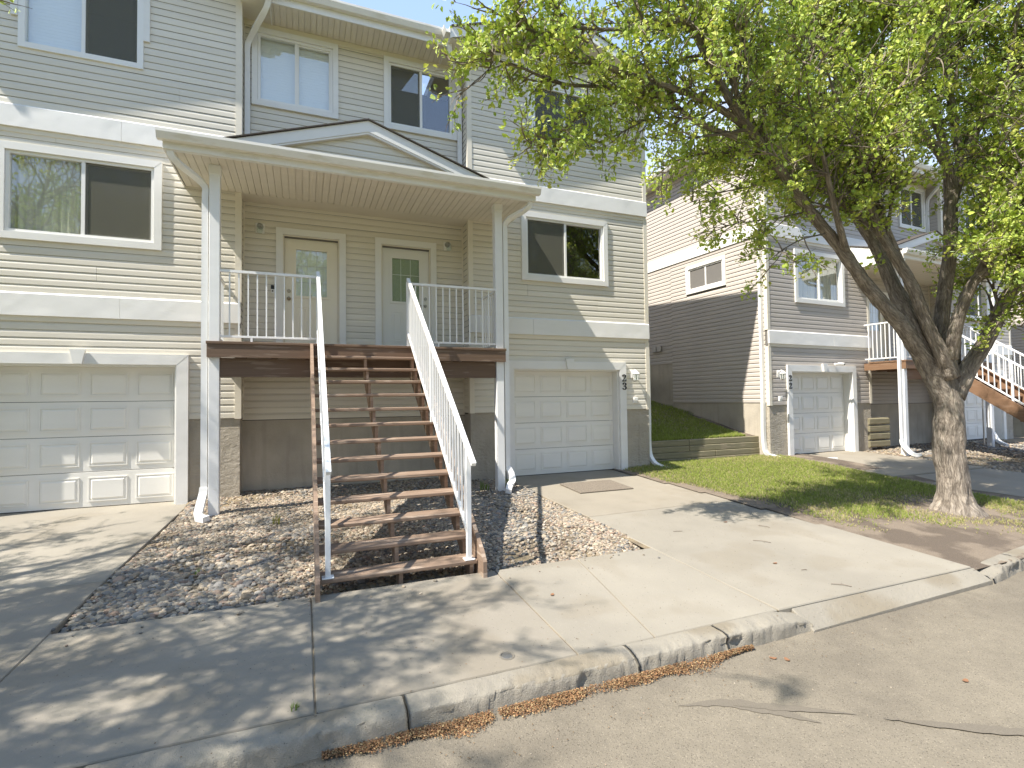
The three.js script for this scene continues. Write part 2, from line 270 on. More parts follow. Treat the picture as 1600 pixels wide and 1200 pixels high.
slab([[3.97 + J, 6.2], [6.88, 6.2], [6.8, 2.9 + J], [3.9 + J, 2.98 + J]], M.concrete[2], 'driveway_slab', dr);
slab([[4.12, 6.43], [6.9, 6.38], [6.9, 6.21], [4.12, 6.21]], M.kerb, 'gutter_apron', dr, -0.006, (z) => gy(6.2) - (z - 6.2) * 0.5);
const drL = struct('driveway');
slab([[-4.75, 3.3 - J], [-1.84, 3.3 - J], [-1.66, -0.24], [-4.7, -0.24]], M.concrete[2], 'driveway_slab', drL, 0.003);
slab([[-4.8, 6.2], [-1.95, 6.2], [-1.84, 3.3 + J], [-4.75, 3.3 + J]], M.concrete[1], 'driveway_slab', drL);
const drR = struct('driveway');
slab([[12.1, 6.0], [15.3, 5.9], [14.6, 2.6 + J], [11.35, 2.6 + J]], M.concrete[1], 'driveway_slab', drR);
slab([[11.35, 2.6 - J], [14.6, 2.6 - J], [14.45, -0.75], [11.9, -0.6]], M.concrete[0], 'driveway_slab', drR, 0.03);
slab([[15.3, 5.9], [24, 5.6], [24, 4.2], [14.95, 4.4]], M.concrete[2], 'paving_slab', walk, -0.004);

// kerb sections: rounded, chipped profile swept along a path
const kerb = struct('kerb');
function kerbPiece(p, q, drop0 = 0, drop1 = 0) {
  const prof = [[0, -0.16], [0, -0.006], [0.012, 0], [0.08, 0.002], [0.15, 0], [0.185, -0.008], [0.206, -0.028], [0.217, -0.07], [0.222, -0.17]];
  const L = Math.hypot(q[0] - p[0], q[1] - p[1]), n = Math.max(4, Math.round(L / 0.025)), pos = [], idx = [], m = prof.length, dx = (q[0] - p[0]) / L, dz = (q[1] - p[1]) / L;
  for (let i = 0; i <= n; i++) { const t = i / n, e = Math.min(t, 1 - t) * L, endR = 0.006 * Math.max(0, 1 - e / 0.02);
    prof.forEach(([a, y], k) => { const x = p[0] + dx * t * L, z = p[1] + dz * t * L; let out = a, yy = y;
      if (k >= 4 && k <= 7) { const c = Math.max(0, n3(x * 7, k * 0.7, 3) - 0.1) * 0.042 + Math.max(0, n3(x * 27, k, 8)) * 0.02 + Math.max(0, n3(x * 60, k * 2, 4) - 0.2) * 0.012; out -= c * (k > 5 ? 1 : 0.4) + endR; yy -= c * (k <= 5 ? 0.8 : 0.1) + endR * (k < 6 ? 1 : 0); }
      else if (k < 4 && k > 0) yy += 0.002 * n3(x * 12, k, 2) - endR;
      const drop = drop0 * Math.max(0, 1 - t * L / 0.32) + drop1 * Math.max(0, 1 - (1 - t) * L / 0.3);
      pos.push(x - dz * out, gy(6.2) + yy - (k < 7 ? drop : drop * 0.2) - 0.0, z + dx * out); }); }
  for (let i = 0; i < n; i++) for (let k = 0; k < m - 1; k++) { const a = i * m + k, b = a + m; idx.push(a, a + 1, b, b, a + 1, b + 1); }
  for (const i of [0, n]) for (let k = 1; k < m - 1; k++) { const a = i * m; i ? idx.push(a, a + k + 1, a + k) : idx.push(a, a + k, a + k + 1); }
  const g = new THREE.BufferGeometry(); g.setAttribute('position', new THREE.Float32BufferAttribute(pos, 3)); g.setIndex(idx); g.computeVertexNormals();
  const ng = g.toNonIndexed(), N = ng.attributes.normal.clone(), r = muv(ng); r.setAttribute('normal', N); part('kerb_section', r, M.kerb, kerb);
}
kerbPiece([-9.5, 6.21], [-4.8, 6.21]); kerbPiece([-4.79, 6.21], [-1.1, 6.21]);
kerbPiece([-1.09, 6.21], [0.6, 6.21]); kerbPiece([0.607, 6.21], [2.31, 6.205]); kerbPiece([2.317, 6.205], [3.18, 6.2]); kerbPiece([3.185, 6.2], [4.14, 6.19], 0, 0.05);
kerbPiece([6.9, 6.175], [7.75, 6.05], 0.07, 0); kerbPiece([7.76, 6.05], [8.8, 5.93]); kerbPiece([8.81, 5.93], [11.8, 5.8]); kerbPiece([15.4, 5.75], [24, 5.6]);

// gravel bed, lawn and soil as height sheets
const edgeL = (z) => -1.66 - 0.052 * z;
const bedY = (x, z) => gy(z) + 0.035 * smooth(4.4, 3.4, z) - 0.05 * smooth(4.0, 4.45, z) + 0.025 * n3(x * 1.1, 1, z * 1.1) * smooth(4.4, 3.8, z) - 0.045 + 0.05 * smooth(0.6, -0.4, z);
struct('gravel_bed', sheet(-1.9, 4.0, -0.42, 4.46, 60, 50, bedY, (x, z) => x > edgeL(z) - 0.03 && x < 3.78 + 0.05 * z), M.bed);
const lawnY = (x, z) => (z < -0.5 ? 0.56 + 0.235 * (-0.5 - z) : gy(z) + 0.012 + 0.02 * n3(x * 0.8, 2, z * 0.8) - 0.035 * smooth(3.0, 5.5, z)) + 0.03 * smooth(6.2, 7.6, x) * smooth(3, 0, z);
struct('lawn', sheet(6.35, 12.2, -0.42, 6.24, 60, 60, lawnY, (x, z) => x > 6.4 + 0.11 * z * (z < 3 ? 1 : 0.9) - (z > 5.2 ? 0.16 : 0.06) && !(x > 11.95 && z > 5.5)), M.soil);
struct('lawn_slope', sheet(7.2, 11.4, -16, -0.46, 30, 60, (x, z) => 0.55 + 0.235 * clamp(-0.5 - z, 0, 9) + 0.02 * n3(x, 3, z)), M.soil);
struct('gravel_bed', sheet(14.3, 24.5, -1.4, 4.45, 60, 40, (x, z) => gy(z) - 0.02 + 0.02 * n3(x * 1.3, 4, z * 1.3), (x, z) => x > 14.4 + 0.04 * z), M.bed);
struct('lawn', sheet(-12, -4.7, -14, 6.2, 20, 40, (x, z) => gy(z) - 0.02), M.turf);
struct('lawn', sheet(-70, 90, 13.5, 60, 40, 20, (x, z) => STREET + 0.1), M.turf);
struct('lawn', sheet(24, 90, -40, 6, 20, 20, (x, z) => -0.35), M.turf);

// ---------------------------------------------------------------- the townhouse (local x = 0 at the middle of the entrance recess)
const EXP = 0.1143;                                  // height of one siding course
const plankCache = new Map();
function plank(L) {
  const k = Math.round(L * 200) / 200; if (plankCache.has(k)) return plankCache.get(k);
  const c = [[0, 0.017], [0.0108, 0.017], [0.0108, -0.003], [0.0125, -0.003], [0.0142, 0.003], [0.0138, 0.062], [0.0125, 0.076], [0.0055, 0.094], [0.0036, EXP - 0.005], [0, EXP - 0.005]], pos = [], n = c.length;
  for (let i = 0; i < n; i++) { const [z0, y0] = c[i], [z1, y1] = c[(i + 1) % n]; pos.push(0, y0, z0, k, y0, z0, 0, y1, z1, 0, y1, z1, k, y0, z0, k, y1, z1); }
  for (let i = 1; i < n - 1; i++) { pos.push(0, c[0][1], c[0][0], 0, c[i][1], c[i][0], 0, c[i + 1][1], c[i + 1][0], k, c[0][1], c[0][0], k, c[i + 1][1], c[i + 1][0], k, c[i][1], c[i][0]); }
  const g = new THREE.BufferGeometry(); g.setAttribute('position', new THREE.Float32BufferAttribute(pos, 3)); const q = muv(g); q.computeVertexNormals(); plankCache.set(k, q); return q;
}
// courses of siding on a wall plane; holes cut them; place(mesh, x, y) puts a plank of the wall's own frame into the group
function sidingCourses(x0, x1, y0, y1, holes, top) {
  const out = []; let split = 0, cnt = 0;
  for (let y = y0; y < y1 - 0.02; y += EXP) {
    if (cnt++ % 2 === 0) split = rnd() < 0.45 ? rr(x0 + 0.4, x1 - 0.4) : 0;
    let iv = [[x0, x1]];
    if (top) { const h = y + EXP * 0.5; if (h > top.y) { const k = (h - top.y) / top.s; iv = [[x0 + k, x1 - k]]; } }
    for (const [a, b, c, d] of holes) if (y + EXP * 0.6 > c && y + EXP * 0.35 < d) iv = iv.flatMap(([p, q]) => (b <= p || a >= q ? [[p, q]] : [[p, a], [b, q]].filter(([m, n]) => n - m > 0.03)));
    if (split) iv = iv.flatMap(([p, q]) => (split > p + 0.3 && split < q - 0.3 ? [[p, split - 0.0015], [split + 0.0015, q]] : [[p, q]]));
    for (const [p, q] of iv) if (q - p > 0.03) out.push([p, q - p, y]);
  }
  return out;
}
function siding(wall, list, mats, place, single) {
  if (single) { part('siding', list.map(([x, L, y]) => place(plank(L).clone().translate(x, y, 0))), mats, wall).userData.kind = 'stuff'; return; }
  for (const [x, L, y] of list) { const m = shade(new THREE.Mesh(plank(L), mats[Math.floor(rnd() * mats.length)])); m.name = 'siding_plank'; m.position.set(x, y + rr(-0.0012, 0.0012), 0); m.rotation.z = rr(-0.0007, 0.0007); place(m); wall.add(m); }
}
const frameBoxes = (x0, x1, y0, y1, w, z0, z1, sides = 'lrtb') => {
  const o = [], l = sides.includes('l') ? w : 0, r = sides.includes('r') ? w : 0;
  if (sides.includes('t')) o.push(prism([[x0 - l, y1 + w], [x0, y1], [x1, y1], [x1 + r, y1 + w]].reverse(), z0, z1));
  if (sides.includes('b')) o.push(prism([[x0 - l, y0 - w], [x1 + r, y0 - w], [x1, y0], [x0, y0]], z0, z1));
  if (l) o.push(prism([[x0 - l, sides.includes('b') ? y0 - w : y0], [x0, y0], [x0, y1], [x0 - l, sides.includes('t') ? y1 + w : y1]], z0, z1 - 0.002));
  if (r) o.push(prism([[x1, y0], [x1 + r, sides.includes('b') ? y0 - w : y0], [x1 + r, sides.includes('t') ? y1 + w : y1], [x1, y1]], z0, z1 - 0.002));
  return o;
};
// sliding window: opening x0..x1, y0..y1 in a wall at z; behind = what hangs behind each pane
function slider(par, x0, x1, y0, y1, z, trim, behind, o = {}) {
  const w = holder('window', par), f = 0.045, xm = (x0 + x1) / 2;
  if (trim) part('trim', frameBoxes(x0, x1, y0, y1, trim, z + 0.001, z + 0.052), M.trim, w);
  if (o.cap) part('trim', frameBoxes(x0 - 0.04, x1 + 0.04, o.cap, y1, 0.085, z + 0.001, z + 0.045, 'lrt'), M.trim, w);
  part('frame', [...frameBoxes(x0 + f, x1 - f, y0 + f, y1 - f, f - (trim ? 0.002 : -0.038), z - 0.05, z + (trim ? 0.02 : 0.035)), B(xm - 0.024, xm + 0.024, y0 + f, y1 - f, z - 0.04, z + 0.012)], M.vinyl, w);
  const s = o.sash === 'r' ? [xm + 0.024, x1 - f] : [x0 + f, xm - 0.024];
  part('sash', frameBoxes(s[0] + 0.024, s[1] - 0.024, y0 + f + 0.024, y1 - f - 0.024, 0.0235, z - 0.045, z - 0.008), M.vinyl, w);
  part('pane', B(x0 + f, xm - 0.024, y0 + f, y1 - f, z - 0.0225, z - 0.0205), M.glass, w);
  part('pane', B(xm + 0.024, x1 - f, y0 + f, y1 - f, z - 0.0345, z - 0.0325), M.glass, w);
  behind.forEach((b, i) => {
    const a = i ? xm + 0.01 : x0 + 0.02, c = i ? x1 - 0.02 : xm - 0.01;
    if (b === 'screen') { part('insect_screen', B(i ? xm + 0.026 : x0 + f + 0.002, i ? x1 - f - 0.002 : xm - 0.026, y0 + f + 0.002, y1 - f - 0.002, z - 0.006, z - 0.004), M.screen, w); }
    else if (b === 'blind') { const g = []; const n = Math.round((y1 - y0) / 0.05); for (let k = 0; k < n; k++) g.push(B(a, c, y0 + (y1 - y0) * k / n, y0 + (y1 - y0) * (k + 0.97) / n, z - 0.092, z - 0.088).rotateX(0)); part('blind', g, M.blind, w); }
    else if (b === 'curtain') { const g = sheet(a, c, 0, 1, 40, 1, () => 0); const p = g.attributes.position; for (let k = 0; k < p.count; k++) { const x = p.getX(k), t = p.getZ(k); p.setXYZ(k, x, y0 + (y1 - y0) * (1 - t), z - 0.11 + 0.022 * Math.sin(x * 62) + 0.012 * Math.sin(x * 23 + 1)); } g.computeVertexNormals(); part('curtain', g, M.curtain, w); }
  });
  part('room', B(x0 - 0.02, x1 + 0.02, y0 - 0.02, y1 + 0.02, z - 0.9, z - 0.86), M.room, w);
  return w;
}
function garageDoor(par, x0, x1, y1, z) {
  const d = holder('garage_door', par), n = 4, h = (y1 - 0.0) / n, w = (x1 - x0) / 4;
  for (let k = 0; k < n; k++) {
    const a = 0.012 + k * h, b = a + h - 0.007;
    part('door_section', CB(x0, x1, a, b, z - 0.05, z, 0.004), M.garage, d);
    for (let i = 0; i < 4; i++) {                    // raised panel: moulded frame with a sloping field inside
      const px = x0 + w * i + 0.075, qx = x0 + w * (i + 1) - 0.075, py = a + 0.1, qy = b - 0.1, g = frameBoxes(px, qx, py, qy, 0.018, z - 0.004, z + 0.013), e = 0.034, pos = [];
      const o = [[px, py], [qx, py], [qx, qy], [px, qy]], t = [[px + e, py + e], [qx - e, py + e], [qx - e, qy - e], [px + e, qy - e]];
      for (let s = 0; s < 4; s++) { const [A, Bq, C, D] = [o[s], o[(s + 1) % 4], t[(s + 1) % 4], t[s]]; pos.push(A[0], A[1], z + 0.001, Bq[0], Bq[1], z + 0.001, C[0], C[1], z + 0.017, A[0], A[1], z + 0.001, C[0], C[1], z + 0.017, D[0], D[1], z + 0.017); }
      pos.push(...[0, 1, 2, 0, 2, 3].flatMap((q) => [t[q][0], t[q][1], z + 0.017]));
      const f = new THREE.BufferGeometry(); f.setAttribute('position', new THREE.Float32BufferAttribute(pos, 3)); const q = muv(f); q.computeVertexNormals();
      part('raised_panel', [...g, q], M.garage, d);
    }
  }
  part('weather_strip', B(x0, x1, -0.02, 0.011, z - 0.04, z - 0.005), M.black, d);
}
function entryDoor(par, x0, y0, mat, glassBehind, hinge, grid) {
  const z = -0.41, x1 = x0 + 0.92, y1 = y0 + 2.07, d = holder('entry_door', par), zs = z - 0.055;
  part('casing', frameBoxes(x0 - 0.02, x1 + 0.02, y0, y1 + 0.02, 0.115, z + 0.001, z + 0.05, 'lrt'), M.trim, d);
  part('jamb', frameBoxes(x0 + 0.001, x1 - 0.001, y0, y1 - 0.001, 0.03, z - 0.13, z + 0.008, 'lrt'), M.cornerCream, d);
  const gx0 = x0 + 0.185, gx1 = x1 - 0.185, gy0 = y0 + 1.0, gy1 = y1 - 0.2;
  part('slab', wallShape(x0 + 0.004, x1 - 0.004, y0 + 0.015, y1 - 0.006, [[gx0, gx1, gy0, gy1]], 0.045).translate(0, 0, zs), mat, d);
  part('glazing_frame', frameBoxes(gx0 + 0.012, gx1 - 0.012, gy0 + 0.012, gy1 - 0.012, 0.042, zs - 0.01, zs + 0.014), mat, d);
  part('pane', B(gx0, gx1, gy0, gy1, zs - 0.016, zs - 0.013), glassBehind === 'blind' ? M.glass : M.frosted, d);
  const gl = []; for (const t of grid.v) gl.push(B(gx0 + (gx1 - gx0) * t - 0.003, gx0 + (gx1 - gx0) * t + 0.003, gy0, gy1, zs - 0.012, zs - 0.008)); for (const t of grid.h) gl.push(B(gx0, gx1, gy0 + (gy1 - gy0) * t - 0.003, gy0 + (gy1 - gy0) * t + 0.003, zs - 0.0122, zs - 0.0078));
  part('glazing_bar', gl, glassBehind === 'blind' ? M.nickel : M.vinyl, d);
  part(glassBehind === 'blind' ? 'blind' : 'reflection_panel', B(gx0 - 0.02, gx1 + 0.02, gy0 - 0.02, gy1 + 0.02, zs - 0.052, zs - 0.048), glassBehind === 'blind' ? M.blind : M.foliageReflection, d);  // without a blind, this panel carries the painted reflection seen in the textured pane
  const pw = (gx1 - gx0 - 0.12) / 2; for (const s of [0, 1]) { const a = gx0 + s * (pw + 0.12), b = a + pw, c = y0 + 0.22, e = y0 + 0.82; part('door_panel', [...frameBoxes(a + 0.02, b - 0.02, c + 0.02, e - 0.02, 0.018, zs + 0.0005, zs + 0.009), CB(a + 0.045, b - 0.045, c + 0.045, e - 0.045, zs - 0.006, zs + 0.007, 0.006)], mat, d); }
  const kx = hinge === 'r' ? x0 + 0.075 : x1 - 0.075;
  part('deadbolt', [new THREE.CylinderGeometry(0.03, 0.033, 0.025, 18).rotateX(Math.PI / 2).translate(kx, y0 + 1.09, zs + 0.013), B(kx - 0.006, kx + 0.006, y0 + 1.075, y0 + 1.105, zs + 0.02, zs + 0.032)], hinge === 'r' ? M.brass : M.nickel, d);
  if (hinge === 'r') part('door_knob', [new THREE.CylinderGeometry(0.033, 0.036, 0.014, 18).rotateX(Math.PI / 2).translate(kx, y0 + 0.95, zs + 0.007), new THREE.SphereGeometry(0.03, 16, 12).scale(1, 1, 0.8).translate(kx, y0 + 0.95, zs + 0.05), new THREE.CylinderGeometry(0.012, 0.014, 0.03, 10).rotateX(Math.PI / 2).translate(kx, y0 + 0.95, zs + 0.02)], M.brass, d);
  else part('door_lever', [new THREE.CylinderGeometry(0.03, 0.033, 0.014, 18).rotateX(Math.PI / 2).translate(kx, y0 + 0.95, zs + 0.007), tube([[kx, y0 + 0.95, zs + 0.01], [kx, y0 + 0.95, zs + 0.05], [kx - 0.03, y0 + 0.952, zs + 0.056], [kx - 0.12, y0 + 0.95, zs + 0.05]], 0.009, 8)], M.nickel, d);
  part('threshold', B(x0 - 0.01, x1 + 0.01, y0 - 0.02, y0 + 0.014, z - 0.14, z + 0.03), M.nickel, d);
}
const spout = (pts, r = 0.042) => { const q = smoothPath(pts, pts.length * 9); return tube(q, r, 4, { fixed: true, ref: V(1, 0, 0), flat: 0.75 }); };
function soffitSlats(par, x0, x1, z0, z1, y, pitch) {
  const n = Math.round((x1 - x0) / pitch), w = (x1 - x0) / n, g = CB(0, w - 0.007, 0, 0.012, z0, z1, 0.003);
  for (let k = 0; k < n; k++) { const m = shade(new THREE.Mesh(g, M.soffit[k % 3 === 1 ? 1 : 0])); m.name = 'soffit_slat'; m.position.set(x0 + k * w, y, 0); par.add(m); }
  part('soffit_backing', B(x0, x1, y + 0.014, y + 0.02, z0, z1), M.soffit[1], par);
}
const gutterProf = (z, y) => [[z, y], [z + 0.085, y], [z + 0.10, y + 0.03], [z + 0.125, y + 0.085], [z + 0.125, y + 0.125], [z + 0.112, y + 0.125], [z + 0.112, y + 0.10], [z + 0.07, y + 0.02], [z + 0.012, y + 0.02], [z + 0.012, y + 0.12], [z, y + 0.12]];

function townhouse(o) {
  const t = thing('townhouse', o.label, 'townhouse', o.pos, 'row of townhouses'); t.rotation.y = o.turn || 0;
  const S = o.siding, many = o.single, Y2 = 8.45, DK = 2.49, FZ = 0;
  // two projecting garage bays, mirror images
  for (const s of [1, -1]) {
    const X = (a, b) => (s > 0 ? [a, b] : [-b, -a]), [bx0, bx1] = X(2.005, 6.205);
    const gar = X(2.9, 5.41), mw = X(3.22, 5.06), uw = X(3.42, 4.90), pk = [(bx0 + bx1) / 2, Y2 + 2.1 / 3];
    const holes = [[...gar, -0.1, 2.2], [...mw, 4.13, 5.34], [...uw, 6.94, 8.16]];
    const wall = part('front_wall', wallShape(bx0, bx1, 1.34, Y2, holes.slice(1), 0.16, pk, [gar[0], gar[1], 2.2]), M.lapShade, t);
    const cut = [[gar[0] - 0.02, gar[1] + 0.02, -1, 2.2], ...holes.slice(1)];
    const put = (z) => (many ? (g) => g.translate(0, 0, z) : (m) => { m.position.z = z; });
    for (const [a, b, tp] of [[1.335, 2.9, 0], [3.255, 5.69, 0], [6.03, Y2 + 0.7, { y: Y2, s: 1 / 3 }]]) siding(wall, sidingCourses(bx0 + 0.06, bx1 - 0.06, a, b, cut, tp), many || S, put(0), many);
    // foundation each side of the garage opening
    part('foundation', B(bx0, gar[0], -0.4, 1.335, -0.2, -0.012), M.found, t); part('foundation', B(gar[1], bx1, -0.4, 1.335, -0.2, -0.012), M.found, t);
    for (const [a, b, i] of [[2.905, 3.255, 0], [5.685, 6.035, 1]]) {
      const sx = bx0 - (i ? 0 : 0) + 0.0, g = prismX([[0.001, a], [0.052, a], [0.052, a + 0.006], [0.045, b - 0.03], [0.012, b], [0.001, b]], bx0 - 0.01, bx1 + 0.012);
      const mid = bx0 + (s > 0 ? 1.35 : 2.55);
      part('belt_band', prismX([[0.001, a], [0.052, a], [0.046, b - 0.03], [0.012, b], [0.001, b]], bx0 - 0.01, mid - 0.002), M.band, t);
      part('belt_band', prismX([[0.001, a], [0.054, a], [0.048, b - 0.03], [0.013, b + 0.001], [0.001, b]], mid + 0.002, bx1 + 0.012), M.band, t);
      part('band_flashing', B(bx0, bx1, a - 0.075, a - 0.001, 0.0115, 0.026), M.cornerCream, t);
    }
    // corner posts
    for (const [a, b] of [[1.32, 2.83], [3.255, 5.61], [6.035, Y2]]) for (const e of [bx0, bx1]) {
      const k = e === bx0 ? 1 : -1;
      part('corner_trim', [B(Math.min(e - 0.022 * k, e + 0.075 * k), Math.max(e - 0.022 * k, e + 0.075 * k), a, b, 0.0005, 0.022), B(Math.min(e - 0.022 * k, e - 0.001 * k), Math.max(e - 0.022 * k, e - 0.001 * k), a, b, -0.075, 0)], M.cornerCream, t);
    }
    // side walls of the bay
    const inner = s > 0 ? bx0 : bx1, outer = s > 0 ? bx1 : bx0;
    const iw = part('return_wall', B(Math.min(inner, inner + 0.12 * s), Math.max(inner, inner + 0.12 * s), 1.3, Y2, -0.9, -0.162), M.lapShade, t);
    const rot = s > 0 ? -Math.PI / 2 : Math.PI / 2;
    if (many) siding(iw, sidingCourses(0, 0.34, 1.335, Y2, []), many, (g) => g.rotateY(rot).translate(inner, 0, s > 0 ? -0.41 : -0.07), many);
    else siding(iw, sidingCourses(0, 0.34, 1.335, Y2, []), S, (m) => { m.rotation.y = rot; const q = m.position.x; m.position.set(inner, m.position.y, s > 0 ? -0.41 + q : -0.07 - q); });
    part('foundation', B(Math.min(inner, inner + 0.1 * s), Math.max(inner, inner + 0.1 * s), -0.4, 1.33, -0.9, -0.201), M.found, t);
    const ow = part('side_wall', B(Math.min(outer, outer - 0.12 * s), Math.max(outer, outer - 0.12 * s), 1.2, Y2, -11, -0.162), many && s < 0 ? M.lapShade : many || S[0], t);
    if (many && s < 0) {
      const pl = (g) => g.scale(1, 1, 1.6).rotateY(-Math.PI / 2).translate(outer, 0, -11);
      siding(ow, [...sidingCourses(0, 7.56, 2.63, 5.7, [[8.24, 9.74, 4.66, 5.5]]), ...sidingCourses(7.56, 10.93, 1.40, 5.7, [[8.24, 9.74, 4.66, 5.5]]), ...sidingCourses(0, 10.93, 6.05, Y2, [])], many, pl, many);
      part('belt_band', B(outer - 0.05, outer - 0.001, 5.72, 6.05, -11, -0.08), M.band, t);
      part('foundation', B(outer - 0.006, outer + 0.1, -0.4, 1.405, -3.44, -0.2), M.parge, t); part('foundation', B(outer - 0.012, outer + 0.1, -0.4, 2.635, -11, -3.44), M.parge, t);
      const w = new THREE.Group(); w.name = 'side_window_holder'; w.rotation.y = -Math.PI / 2; w.position.set(outer, 0, -11); slider(t, 8.34, 9.64, 4.76, 5.4, 0, 0.1, ['screen', 'screen']);
      const sw = t.children[t.children.length - 1]; sw.rotation.y = -Math.PI / 2; sw.position.set(outer, 0, -11); sw.children.filter((c) => c.name === 'room').forEach((c) => sw.remove(c));
      part('vent_hood', [CB(outer - 0.09, outer - 0.005, 3.05, 3.22, -4.32, -4.12, 0.01), CB(outer - 0.09, outer - 0.005, 3.05, 3.22, -4.09, -3.89, 0.01)], M.nickel, t);
    } else part('foundation', B(Math.min(outer, outer - 0.1 * s), Math.max(outer, outer - 0.1 * s), -0.4, 1.33, -11, -0.201), M.parge, t);
    // garage opening: cladding, keystone, reveal, door
    part('garage_trim', frameBoxes(gar[0], gar[1], -0.06 + gy(0), 2.2, 0.165, 0.001, 0.06, 'lrt'), M.band, t);
    part('garage_reveal', frameBoxes(gar[0] + 0.03, gar[1] - 0.03, -0.05, 2.17, 0.0295, -0.34, 0.001, 'lrt'), M.trim, t);
    const kx = (gar[0] + gar[1]) / 2;
    part('keystone', prism([[kx - 0.052, 2.2], [kx + 0.052, 2.2], [kx + 0.095, 2.415], [kx - 0.095, 2.415]], 0.061, 0.12), M.trim, t);
    garageDoor(t, gar[0] + 0.031, gar[1] - 0.031, 2.165, -0.2);
    // windows
    const cfg = o.windows[s > 0 ? 'r' : 'l'];
    slider(t, mw[0], mw[1], 4.13, 5.34, 0.002, 0.105, cfg.mid, { sash: cfg.sash });
    slider(t, uw[0], uw[1], 6.94, 8.16, 0.002, 0, cfg.up, { sash: cfg.sash, cap: 7.36 });
    // gable roof of the bay
    const e0 = bx0 - 0.45, e1 = bx1 + 0.45, yy = (x) => Y2 - 0.06 + (pk[0] - e0 - Math.abs(x - pk[0])) / 3, th = 0.2, zf = 0.47;
    const rf = part('roof', prism([[e0, yy(e0) + th], [e0, yy(e0) + th + 0.028], [pk[0], yy(pk[0]) + th + 0.03], [e1, yy(e1) + th + 0.028], [e1, yy(e1) + th], [pk[0], yy(pk[0]) + th]].reverse(), -11.4, zf + 0.03), M.shingle, t);
    part('rake_board', prism([[e0, yy(e0)], [pk[0], yy(pk[0])], [e1, yy(e1)], [e1, yy(e1) + th - 0.002], [pk[0], yy(pk[0]) + th - 0.002], [e0, yy(e0) + th - 0.002]], zf - 0.022, zf), M.trim, rf);
    part('rake_soffit', prism([[e0 + 0.01, yy(e0) + 0.03], [pk[0], yy(pk[0]) + 0.03], [e1 - 0.01, yy(e1) + 0.03], [e1 - 0.01, yy(e1) + th - 0.004], [pk[0], yy(pk[0]) + th - 0.004], [e0 + 0.01, yy(e0) + th - 0.004]], -0.2, zf - 0.023), M.soffit[0], rf);
    for (const [a, b, q] of [[e0, bx0, -1], [e1, bx1, 1]]) {
      part('eave_soffit', B(Math.min(a, b), Math.max(a, b), Y2 - 0.065, Y2 - 0.05, -11.2, zf - 0.03), M.soffit[1], rf);
      part('fascia', B(Math.min(a, a + 0.02 * q), Math.max(a, a + 0.02 * q), Y2 - 0.075, Y2 + 0.13, -11.3, zf), M.trim, rf);
      if (q === s) part('gutter', prism(gutterProf(0, 0).map(([z, y]) => [a + q * (0.022 + z), Y2 - 0.0 + y]).slice(0)[q > 0 ? 'slice' : 'reverse'](), -11.3, zf + 0.03), M.gutter, rf);
      else part('gutter', prism(gutterProf(0, 0).map(([z, y]) => [a + q * (0.022 + z), Y2 + y])[q > 0 ? 'slice' : 'reverse'](), 0.23, zf + 0.03), M.gutter, rf);
    }
  }
  // recessed middle: wall, doors, upper windows
  {
    const holes = [[-1.34, -0.42, DK, DK + 2.07], [0.385, 1.305, DK, DK + 2.07], [-1.775, -0.505, 6.97, 8.20], [0.525, 1.795, 6.97, 8.20]];
    const wall = part('entrance_wall', wallShape(-2.005, 2.005, 1.27, Y2 + 0.1, holes, 0.14).translate(0, 0, -0.41), M.lapShade, t);
    const cut = holes.map(([a, b, c, d]) => [a - 0.02, b + 0.02, c, d]);
    siding(wall, sidingCourses(-1.99, 1.99, 1.29, Y2 - 0.02, cut), many || S, many ? (g) => g.translate(0, 0, -0.41) : (m) => { m.position.z = -0.41; }, many);
    part('foundation', B(-2.02, 2.02, -0.4, 1.285, -0.6, -0.425), M.parge, t);
    part('inner_corner_trim', [B(-2.004, -1.975, 1.29, Y2, -0.409, -0.385), B(1.975, 2.004, 1.29, Y2, -0.409, -0.385)], M.cornerCream, t);
    entryDoor(t, -1.34, DK + 0.02, M.doorCream, 'blind', 'r', { v: [0.2, 0.36, 0.66, 0.86], h: [0.3, 0.65] });
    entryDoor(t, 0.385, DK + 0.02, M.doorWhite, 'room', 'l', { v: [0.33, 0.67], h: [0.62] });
    slider(t, -1.775, -0.505, 6.97, 8.20, -0.408, 0.095, o.windows.m[0], { sash: 'r' });
    slider(t, 0.525, 1.795, 6.97, 8.20, -0.408, 0.095, o.windows.m[1], { sash: 'l' });
    // eave over the recess
    const rf = part('roof', prismX([[0.26, 8.66], [0.26, 8.69], [-5, 10.45], [-5, 10.42]].reverse(), -1.55, 1.55), M.shingle, t);
    soffitSlats(rf, -1.99, 1.99, -0.4, 0.2, Y2 - 0.06, 0.1);
    part('frieze', B(-1.99, 1.99, Y2 - 0.16, Y2 - 0.062, -0.395, -0.37), M.cornerCream, rf);
    part('fascia', B(-1.56, 1.56, Y2 - 0.075, Y2 + 0.17, 0.2, 0.222), M.trim, rf);
    part('gutter', prismX(gutterProf(0.223, Y2 + 0.05), -1.6, 1.6), M.gutter, rf);
    for (const s of [-1, 1]) part('downspout', spout([[s * 1.56, Y2 + 0.08, 0.28], [s * 1.57, Y2 - 0.12, 0.26], [s * 1.62, Y2 - 0.22, 0.2], [s * 1.9, Y2 - 0.5, -0.27], [s * 1.93, Y2 - 0.62, -0.31], [s * 1.93, Y2 - 0.8, -0.32], [s * 1.93, 6.9, -0.32], [s * 1.93, 5.8, -0.32]]), M.metalWhite, t);
  }
